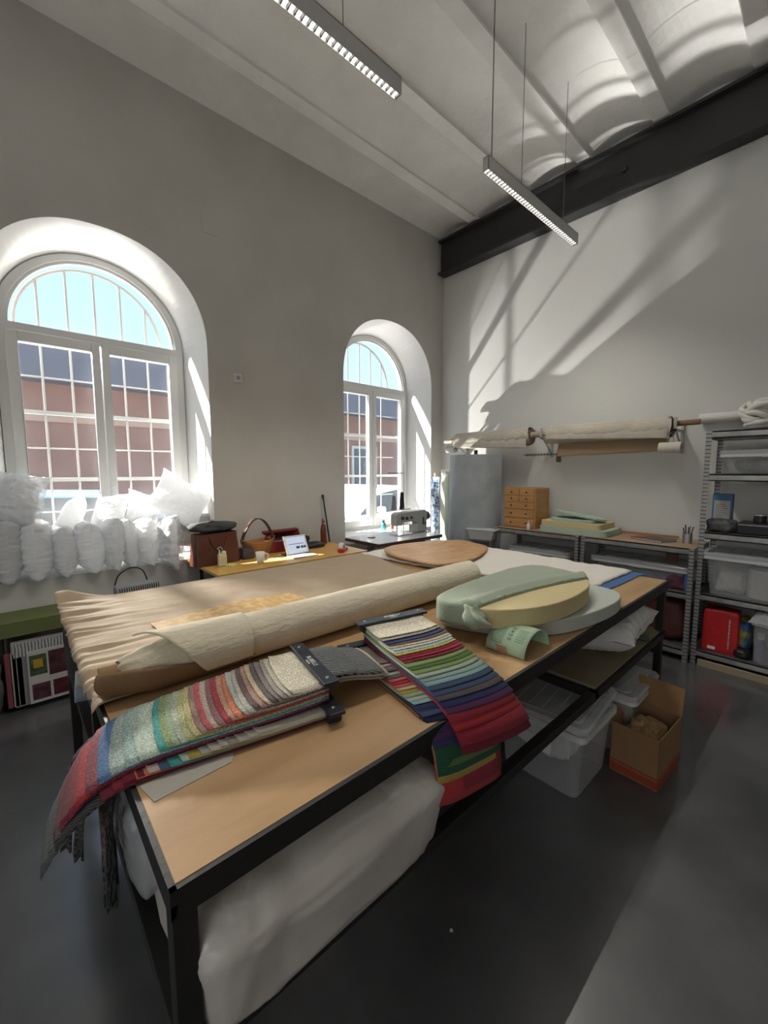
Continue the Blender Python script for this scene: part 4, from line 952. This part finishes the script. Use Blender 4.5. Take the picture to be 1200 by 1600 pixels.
tag(MB().cyl((-.90, 4.60, 2.045), (.5, 4.60, 2.06), .042, 20).build('white_pipe', mat('white_pipe', (.72, .70, .66), .6), smooth=False), 'white pipe running along the back wall above the shelving unit', 'pipe')

# ---------------------------------------------------------------- metal workbench and shelving
def slot_mat():
    m = mat('slotted_zinc', (.42, .42, .41), .4, metal=.6); n = m.node_tree.nodes; L = m.node_tree.links
    tcn = n.new('ShaderNodeTexCoord'); sx = n.new('ShaderNodeSeparateXYZ'); L.new(tcn.outputs['Object'], sx.inputs[0])
    a = n.new('ShaderNodeMath'); a.operation = 'MULTIPLY'; a.inputs[1].default_value = 33; L.new(sx.outputs['Z'], a.inputs[0])
    fr = n.new('ShaderNodeMath'); fr.operation = 'FRACT'; L.new(a.outputs[0], fr.inputs[0])
    g_ = n.new('ShaderNodeMath'); g_.operation = 'GREATER_THAN'; g_.inputs[1].default_value = .72; L.new(fr.outputs[0], g_.inputs[0])
    mx = n.new('ShaderNodeMix'); mx.data_type = 'RGBA'; L.new(g_.outputs[0], mx.inputs[0]); mx.inputs[6].default_value = (.42, .42, .41, 1); mx.inputs[7].default_value = (.12, .12, .12, 1)
    L.new(mx.outputs[2], n['Principled BSDF'].inputs['Base Color']); return m
slot = slot_mat()
chip = mat('chipboard_shelf', (.36, .24, .15), .7, col2=(.40, .28, .18), nscale=12)
dark_shelf = mat('grey_shelf_board', (.10, .10, .10), .6)
def rack(name, label, x0, x1, y0, y1, h, levels, topm, cat, boards=None, ph=.055):
    G = thing(name, label, cat, (0, 0, 0))
    for x, sx in ((x0, 1), (x1, -1)):
        for y, sy in ((y0, 1), (y1, -1)):
            MB().bb(x, x+sx*.036, y, y+sy*.002, 0, h).bb(x, x+sx*.002, y, y+sy*.036, 0, h).build('post', slot, G)
    for i, z in enumerate(levels):
        mb = MB()
        for y, s in ((y0+.003, 1), (y1-.003, -1)):
            mb.bb(x0+.036, x1-.036, y, y+s*.003, z-ph, z).bb(x0+.036, x1-.036, y, y+s*.010, z-.010, z).bb(x0+.036, x1-.036, y, y+s*.010, z-ph, z-ph+.008).bb(x0+.036, x1-.036, y-s*.002, y, z-ph*.62, z-ph*.38)
        for x, s in ((x0+.003, 1), (x1-.003, -1)): mb.bb(x, x+s*.003, y0+.03, y1-.03, z-ph, z)
        mb.build('shelf_rail', zinc, G)
        MB().bb(x0+.006, x1-.006, y0+.006, y1-.006, z-.010, z+.001).build('shelf_board', topm if i == 0 else dark_shelf, G)
    return G
BT = .955
rack('workbench', 'left galvanised steel workbench with the small drawer chest on it', -2.63, -1.685, 4.06, 4.60, BT, (BT, .57, .12), chip, 'workbench')
rack('workbench', 'right galvanised steel workbench with the notebook and pen cup on it', -1.665, -.765, 4.06, 4.60, BT, (BT, .58, .10), chip, 'workbench')
tag(MB().bb(-1.66, -1.0, 4.60, 4.625, BT, BT+.02).build('wood_strip', mat('honey_strip', (.38, .20, .07), .6)), 'thin wooden strip along the wall edge of the right workbench', 'strip')
rack('shelving_unit', 'tall galvanised steel shelving unit at the right edge of the photo', -.755, .50, 4.11, 4.60, 1.90, (1.895, 1.56, 1.095, .59, .115), dark_shelf, 'shelving')
tag(MB().bb(-.70, .48, 4.08, 4.105, 0, .05).build('wood_batten', mat('pale_batten', (.33, .28, .19), .8)), 'pale wooden batten on the floor under the front of the shelving unit', 'batten')
# drawer chest
pine = mat('golden_pine', (.42, .215, .075), .5, col2=(.50, .27, .10), nscale=4, stretch=(1, 1, 6))
G = thing('drawer_chest', 'small golden wooden chest with seven little drawers on the left workbench', 'drawer chest', (-2.385, 4.16, BT+.001))
MB().bb(-.19, .19, .006, .30, 0, .445).build('chest_body', pine, G, bevel=.002)
dr = [(-.175, -.006, .365, .43), (.006, .175, .365, .43), (-.175, -.006, .295, .358), (.006, .175, .295, .358), (-.175, .175, .215, .287), (-.175, .175, .118, .207), (-.175, .175, .015, .110)]
kb = mat('dark_knob', (.04, .02, .012), .4)
for x0, x1, z0, z1 in dr:
    d_ = MB().bb(x0, x1, -.006, .004, z0, z1).build('drawer', pine, G, bevel=.0015)
    for xk in ([(x0+x1)/2] if x1-x0 < .2 else [-.09, .09]):
        MB().lathe((0, 0, 0), [(.004, 0), (.004, .008), (.009, .012), (.008, .02), (.001, .022)], 14).build('knob', kb, d_).matrix_local = Matrix.Translation((xk, -.006, (z0+z1)/2)) @ Euler((pi/2, 0, 0)).to_matrix().to_4x4()
G = thing('glue_bottle', 'tiny white glue bottle with pointed cap in front of the drawer chest', 'bottle', (-2.235, 4.10, BT+.001))
MB().lathe((0, 0, 0), [(.017, 0), (.018, .004), (.018, .06), (.012, .068)], 16).build('bottle_body', mat('bottle_white', (.66, .64, .58), .4), G, smooth=True)
MB().lathe((0, 0, .068), [(.009, 0), (.003, .035)], 12).build('nozzle', MATS['bottle_white'], G)
gf = mat('mint_foam', (.40, .50, .41), .9, bump=.1, bscale=80); yf_ = mat('buff_foam', (.62, .50, .27), .9, bump=.1, bscale=80)
def rb(x0, x1, y0, y1, r=.06, k=5):
    out = []
    for cx_, cy_, a0 in ((x1-r, y1-r, 0), (x0+r, y1-r, pi/2), (x0+r, y0+r, pi), (x1-r, y0+r, 1.5*pi)):
        for i in range(k+1): a = a0+pi/2*i/k; out.append((cx_+r*cos(a), cy_+r*sin(a)))
    return out
tag(slab('foam_sheet', gf, rb(-2.13, -1.46, 4.10, 4.56), BT+.002, BT+.062, bevel=.004), 'mint green foam block at the bottom of the foam stack on the workbench', 'foam')
tag(slab('foam_sheet', yf_, rb(-2.12, -1.52, 4.12, 4.54, .05), BT+.063, BT+.118, bevel=.004), 'buff yellow foam block in the middle of the foam stack on the workbench', 'foam')
tag(slab('foam_sheet', gf, rb(-2.04, -1.60, 4.14, 4.50, .08), BT+.119, BT+.150, bevel=.004), 'thin mint foam piece lying on the yellow one on the workbench', 'foam')
o = slab('foam_sheet', gf, [(p[0]*.26, p[1]*.15) for p in [(cos(a*pi/12), sin(a*pi/12)) for a in range(24)]], 0, .018, bevel=.003); o.location = (-1.78, 4.30, BT+.172); o.rotation_euler = (-.06, .14, 0); tag(o, 'oval mint foam disc tilted on the very top of the foam stack', 'foam')
G = thing('notebook', 'closed black notebook with red spine strip lying on the right workbench', 'notebook', (-1.13, 4.33, BT+.002), -.35)
MB().bb(-.14, .14, -.10, .10, .003, .016).build('pages', mat('page_white', (.6, .6, .58), .7), G)
MB().bb(-.145, .145, -.105, .105, .016, .019).bb(-.145, .145, -.105, .105, 0, .003).build('cover', mat('dark_cover', (.04, .035, .035), .4), G)
MB().bb(-.146, -.085, -.106, .106, .0191, .0201).build('red_strip', mat('red_strip', (.42, .04, .04), .5), G)
G = thing('pen_holder', 'metal pen cup holding dark pens at the right end of the workbench', 'pen holder', (-.875, 4.33, BT+.001))
MB().lathe((0, 0, 0), [(.034, 0), (.036, .09), (.034, .09), (.032, .004), (.001, .004)], 24).build('cup', metal, G, smooth=False)
for i, (dx, dy, c_) in enumerate(((-.02, .01, (.03, .03, .03)), (.0, .015, (.02, .02, .03)), (.02, .0, (.1, .1, .1)), (.012, -.015, (.25, .25, .26)), (-.008, -.01, (.03, .03, .05)))):
    tag(MB().cyl((-.875+dx*.6, 4.33+dy*.6, BT+.008), (-.875+dx*1.9, 4.33+dy*1.9, BT+.135+.008*i), .0045, 8).build('pen', mat('pen_%d' % i, c_, .4)), 'pen standing in the metal cup, leaning to the %s' % ('left', 'back', 'right', 'front right', 'front left')[i], 'pen', 'pens in the metal cup')
# bins on the benches
def low_bin(label, x, y, z, w_, d_, h_, m=clear_pl): return storage_bin('storage_bin', label, (x, y, z), (w_, d_, h_), 0, m=m)
low_bin('clear flat bin on the middle shelf of the left workbench', -2.15, 4.33, .572, .66, .38, .17)
low_bin('clear flat lidded bin on the middle shelf of the right workbench', -1.20, 4.33, .582, .76, .38, .185)
tag(lump('fabric_scraps', mat('navy_scraps', (.05, .06, .10), .9, col2=(.14, .14, .16), nscale=14), (-1.20, 4.33, .655), (.62, .29, .12), wr=.02, ws=14, seed=71, p=4), 'dark fabric scraps inside the clear bin on the right workbench shelf', 'fabric scraps')
tag(lump('fabric_scraps', mat('red_scraps', (.22, .05, .06), .9, col2=(.05, .03, .05), nscale=10), (-.90, 4.17, .64), (.14, .08, .11), wr=.012, ws=18, seed=72, p=4), 'red fabric scraps at the right front of the workbench shelf', 'fabric scraps')
tag(MB().bb(-.835, -.812, 4.14, 4.30, .583, .72).build('blue_book', mat('blue_spine', (.08, .15, .35), .5)), 'thin blue upright book beside the red scraps on the workbench shelf', 'book')
tag(MB().lathe((-.95, 4.22, .800), [(.045, 0), (.048, .085), (.044, .09), (.001, .09)], 10).build('small_basket', weave('basket_brown', (.12, .06, .025), (.24, .13, .06), 50, 0, dist=1)), 'small brown basket pot on the lid of the clear bin on the right workbench', 'basket')
tag(lump('brown_bag', mat('red_brown_leather', (.10, .030, .022), .5, bump=.3, bscale=12), (-1.12, 4.32, .305), (.62, .34, .37), wr=.02, ws=6, seed=73, p=5), 'dark red-brown leather bundle on the bottom shelf of the right workbench', 'leather')
low_bin('clear bin on the bottom shelf of the left workbench', -2.15, 4.33, .122, .70, .40, .28)
G = thing('white_tray', 'translucent white plastic tray poking out left of the workbench', 'tray', (-2.74, 3.99, .86), .25)
MB().box((0, 0, 0), (.26, .14, .12), taper=1.25).build('tray_body', milky, G, bevel=.012); MB().bb(-.18, .18, -.095, .095, .058, .066).build('tray_rim', milky, G, bevel=.003)
MB().bb(-.12, -.1, -.05, .05, -.86, -.06).bb(.1, .12, -.05, .05, -.86, -.06).bb(-.12, .12, -.05, .05, -.075, -.06).build('tray_stand', zinc, G)
# shelving contents
G = thing('rope_bundle', 'bundle of soft white tubular cord lying on top of the shelving unit', 'cord bundle', (-.47, 4.30, 1.897))
cordm = mat('soft_white_cord', (.66, .65, .60), .9, bump=.3, bscale=30)
for i in range(11):
    a0 = i*1.3; rx, ry = .075+.02*sin(i*2.1), .06+.02*cos(i*1.7); cz = .045+.014*i
    MB().tube([(.03*sin(i)+rx*cos(t*pi/9), .02*cos(i*3)+ry*sin(t*pi/9), cz+.045*sin(t*pi/9+a0)*(.3 if i < 3 else 1)) for t in range(18)], .021, 10, closed=True).build('cord_loop', cordm, G, smooth=True)
low_bin('shallow clear bin on the second shelf of the shelving unit, below the cords', -.36, 4.36, 1.562, .60, .40, .17)
tag(lump('tin_parts', mat('grey_parts', (.20, .20, .20), .6, col2=(.1, .1, .1), nscale=20), (-.36, 4.36, 1.625), (.46, .28, .10), wr=.015, ws=20, seed=81, p=4), 'grey parts inside the shallow clear bin on the second shelf', 'parts')
G = thing('blue_packet', 'upright blue and white printed cardboard packet on the middle shelf', 'packet', (-.655, 4.36, 1.097))
MB().bb(-.065, .065, -.04, .04, 0, .30).build('carton', mat('packet_blue', (.07, .17, .32), .5), G, bevel=.003)
MB().bb(-.052, .052, -.0415, -.040, .02, .245).build('white_panel', mat('panel_grey', (.45, .45, .43), .6), G)
for k in range(12): MB().bb(-.042, .042-.012*(k % 3), -.0422, -.0414, .035+k*.016, .0395+k*.016).build('small_print', mat('print_grey', (.2, .2, .2), .6), G)
tag(lump('camera_bag', mat('dark_mesh_bag', (.03, .03, .035), .6, col2=(.12, .12, .12), nscale=30), (-.63, 4.22, 1.150), (.19, .15, .10), wr=.012, ws=20, seed=83, p=4), 'small dark pouch with pale specks in front of the blue packet', 'pouch')
G = thing('black_case', 'black plastic equipment case with silver trim on the middle shelf', 'case', (-.36, 4.28, 1.097))
MB().bb(-.17, .17, -.12, .12, 0, .09).build('case_body', black_plastic, G, bevel=.01)
MB().bb(-.165, .165, -.122, -.118, .072, .077).build('silver_trim', metal, G)
G = thing('lens_unit', 'small black round device with silver ring on top of the black case', 'device', (-.41, 4.26, 1.188))
MB().cyl((0, 0, 0), (0, 0, .055), .04, 24).build('body', black_plastic, G, bevel=.004)
MB().cyl((0, 0, .055), (0, 0, .062), .045, 24).build('silver_ring', metal, G)
big = storage_bin('storage_bin', 'big clear lidded bin on the shelf above the red bag', (-.335, 4.34, .592), (.78, .42, .33), 0, m=clear_pl, liddz=.0)
tag(MB().lathe((-.36, 4.30, .60), [(.10, 0), (.10, .20), (.09, .22), (.001, .22)], 24).build('white_roll', mat('roll_white', (.55, .54, .52), .8)), 'white roll standing inside the big clear bin', 'roll')
tag(lump('white_stuff', mat('pale_stuff', (.50, .48, .46), .9), (-.55, 4.34, .69), (.18, .28, .17), wr=.03, ws=12, seed=85), 'pale cloth bundle at the left inside the big clear bin', 'cloth')
G = thing('green_can', 'white bottle with a green band standing inside the big clear bin', 'bottle', (-.17, 4.20, .598))
MB().lathe((0, 0, 0), [(.055, 0), (.055, .22), (.04, .25), (.001, .25)], 24).build('bottle_body', mat('can_white', (.5, .5, .5), .5), G)
MB().lathe((0, 0, .06), [(.0556, 0), (.0556, .10)], 24).build('green_band', mat('can_green', (.04, .20, .09), .5), G)
G = thing('red_bag', 'red plastic shopping bag with white vertical lettering on the bottom shelf', 'shopping bag', (-.585, 4.25, .118), 0)
rb_m = mat('glossy_red_bag', (.52, .018, .02), .4, bump=.35, bscale=14)
lump('bag_body', rb_m, (0, 0, .17), (.23, .17, .36), wr=.008, ws=11, seed=87, p=12, parent=G)
MB().tube(smooth_path([(-.06, -.05, .33), (-.03, -.06, .36), (.04, -.06, .36), (.07, -.05, .33)], 5), .006, 8).build('handle', black_plastic, G)
mb = MB(); random.seed(3)
zz = .05
while zz < .29:
    w_ = random.uniform(.004, .010); mb.bb(.056, .066, -.0945, -.0925, zz, zz+w_*.45).bb(.056, .0585, -.0945, -.0925, zz, zz+w_); zz += w_+random.choice((.0015, .0015, .006))
mb.build('vertical_lettering', white_ink, G)
MB().bb(-.07, -.02, -.0935, -.092, .02, .045).build('white_label', white_ink, G)
tag(lump('bright_bag', mat('multicolour_bag', (.03, .12, .30), .5, col2=(.45, .40, .06), nscale=9, mixlo=.45, mixhi=.55), (-.455, 4.36, .26), (.10, .26, .28), wr=.012, ws=12, seed=88, p=4), 'multicoloured bag edge showing right behind the red bag', 'bag')
tag(lump('black_bundle', black_plastic, (-.445, 4.20, .155), (.10, .12, .075), wr=.008, ws=12, seed=89, p=3), 'small black bundle on the bottom shelf right of the red bag', 'bundle')
storage_bin('storage_bin', 'clear tall bin of bottles at the right end of the bottom shelf', (-.255, 4.27, .118), (.27, .30, .34), 0, m=clear_pl, lid=False)
tag(cushion('plastic_bag', film, (-.24, 4.20, .48), (.34, .26, .12), (.3, 0, 0), seed=90, wr=.02, ws=12), 'crumpled clear plastic bag lying over the bin of bottles on the bottom shelf', 'plastic bag')
for i, (dx, c_, c2_) in enumerate(((-.085, (.12, .12, .30), 'violet'), (.0, (.30, .22, .17), 'brown'), (.075, (.15, .18, .22), 'grey'))):
    G = thing('spray_bottle', '%s bottle with pale cap standing in the clear bin on the bottom shelf' % c2_, 'bottle', (-.255+dx, 4.20, .126))
    MB().lathe((0, 0, 0), [(.033, 0), (.033, .15), (.018, .17)], 20).build('bottle_body', mat('spray_%d' % i, c_, .4), G)
    MB().lathe((0, 0, .17), [(.02, 0), (.02, .05), (.001, .05)], 16).build('cap', mat('spray_cap', (.6, .6, .6), .4), G)

# ---------------------------------------------------------------- pendant lamps
lamp_body = mat('lamp_aluminium', (.52, .51, .49), .5, metal=.2)
glow = mat('lit_diode', (1, 1, 1), .4, emis=((1, .97, .92), 5))
refl = mat('lamp_louvre', (.10, .098, .095), .6)
def lamp(label, y0, y1, wires):
    G = thing('linear_pendant_lamp', label, 'pendant lamp', (-1.765, y0, 3.60)); L = y1-y0
    MB().bb(-.022, -.019, 0, L, 0, .092).bb(.019, .022, 0, L, 0, .092).bb(-.022, .022, 0, L, .088, .092).bb(-.022, .022, 0, .003, 0, .092).bb(-.022, .022, L-.003, L, 0, .092).build('housing', lamp_body, G)
    n_ = int(L/.0345)
    for i in range(n_+1):
        yy = .006+(L-.012)*i/n_
        if i == 0: v0 = MB().bb(-.019, .019, -.003, .003, .004, .028).build('louvre_vane', refl, G); v0.location.y = yy
        else: v = v0.copy(); COL.objects.link(v); v.location.y = yy
    for i in range(n_):
        yy = .006+(L-.012)*(i+.5)/n_
        if i == 0: l0 = MB().bb(-.013, .013, -.0075, .0075, .012, .019).build('light_cell', glow, G); l0.location.y = yy
        else: v = l0.copy(); COL.objects.link(v); v.location.y = yy
    MB().bb(-.019, .019, .003, L-.003, .020, .023).build('reflector', refl, G)
    for i, yw in enumerate(wires):
        MB().cyl((0, yw-y0, .092), (0, yw-y0, 4.80-3.60), .0022 if i else .0035, 6).build('suspension_wire' if i else 'power_cable', mat('wire_dark', (.10, .10, .10), .5), G)
        MB().bb(-.012, .012, yw-y0-.02, yw-y0+.02, .090, .10).build('wire_clip', lamp_body, G)
def lamp_spots(y0, y1):
    for i in range(5): light('lamp_beam', 'SPOT', (-1.765, y0+(y1-y0)*(i+.5)/5, 3.598), (0, 0, -1), LAMP_E, (1, .95, .87), spot_size=radians(125), spot_blend=.6, shadow_soft_size=0)
lamp_spots(.31, 1.70); lamp_spots(2.515, 3.905)
lamp('long grey linear lamp hanging nearest the viewer, its left end out of frame', .31, 1.70, (.40, .85, 1.33))
lamp('long grey linear lamp hanging nearer the back wall beam', 2.515, 3.905, (2.58, 2.97, 3.65))

# cable stub and marks
tag(MB().cyl((-.80, 1.03, .0005), (-.80, 1.03, .002), .006, 8).build('floor_speck', white_ink), 'tiny white scrap on the dark floor in front of the table', 'scrap')
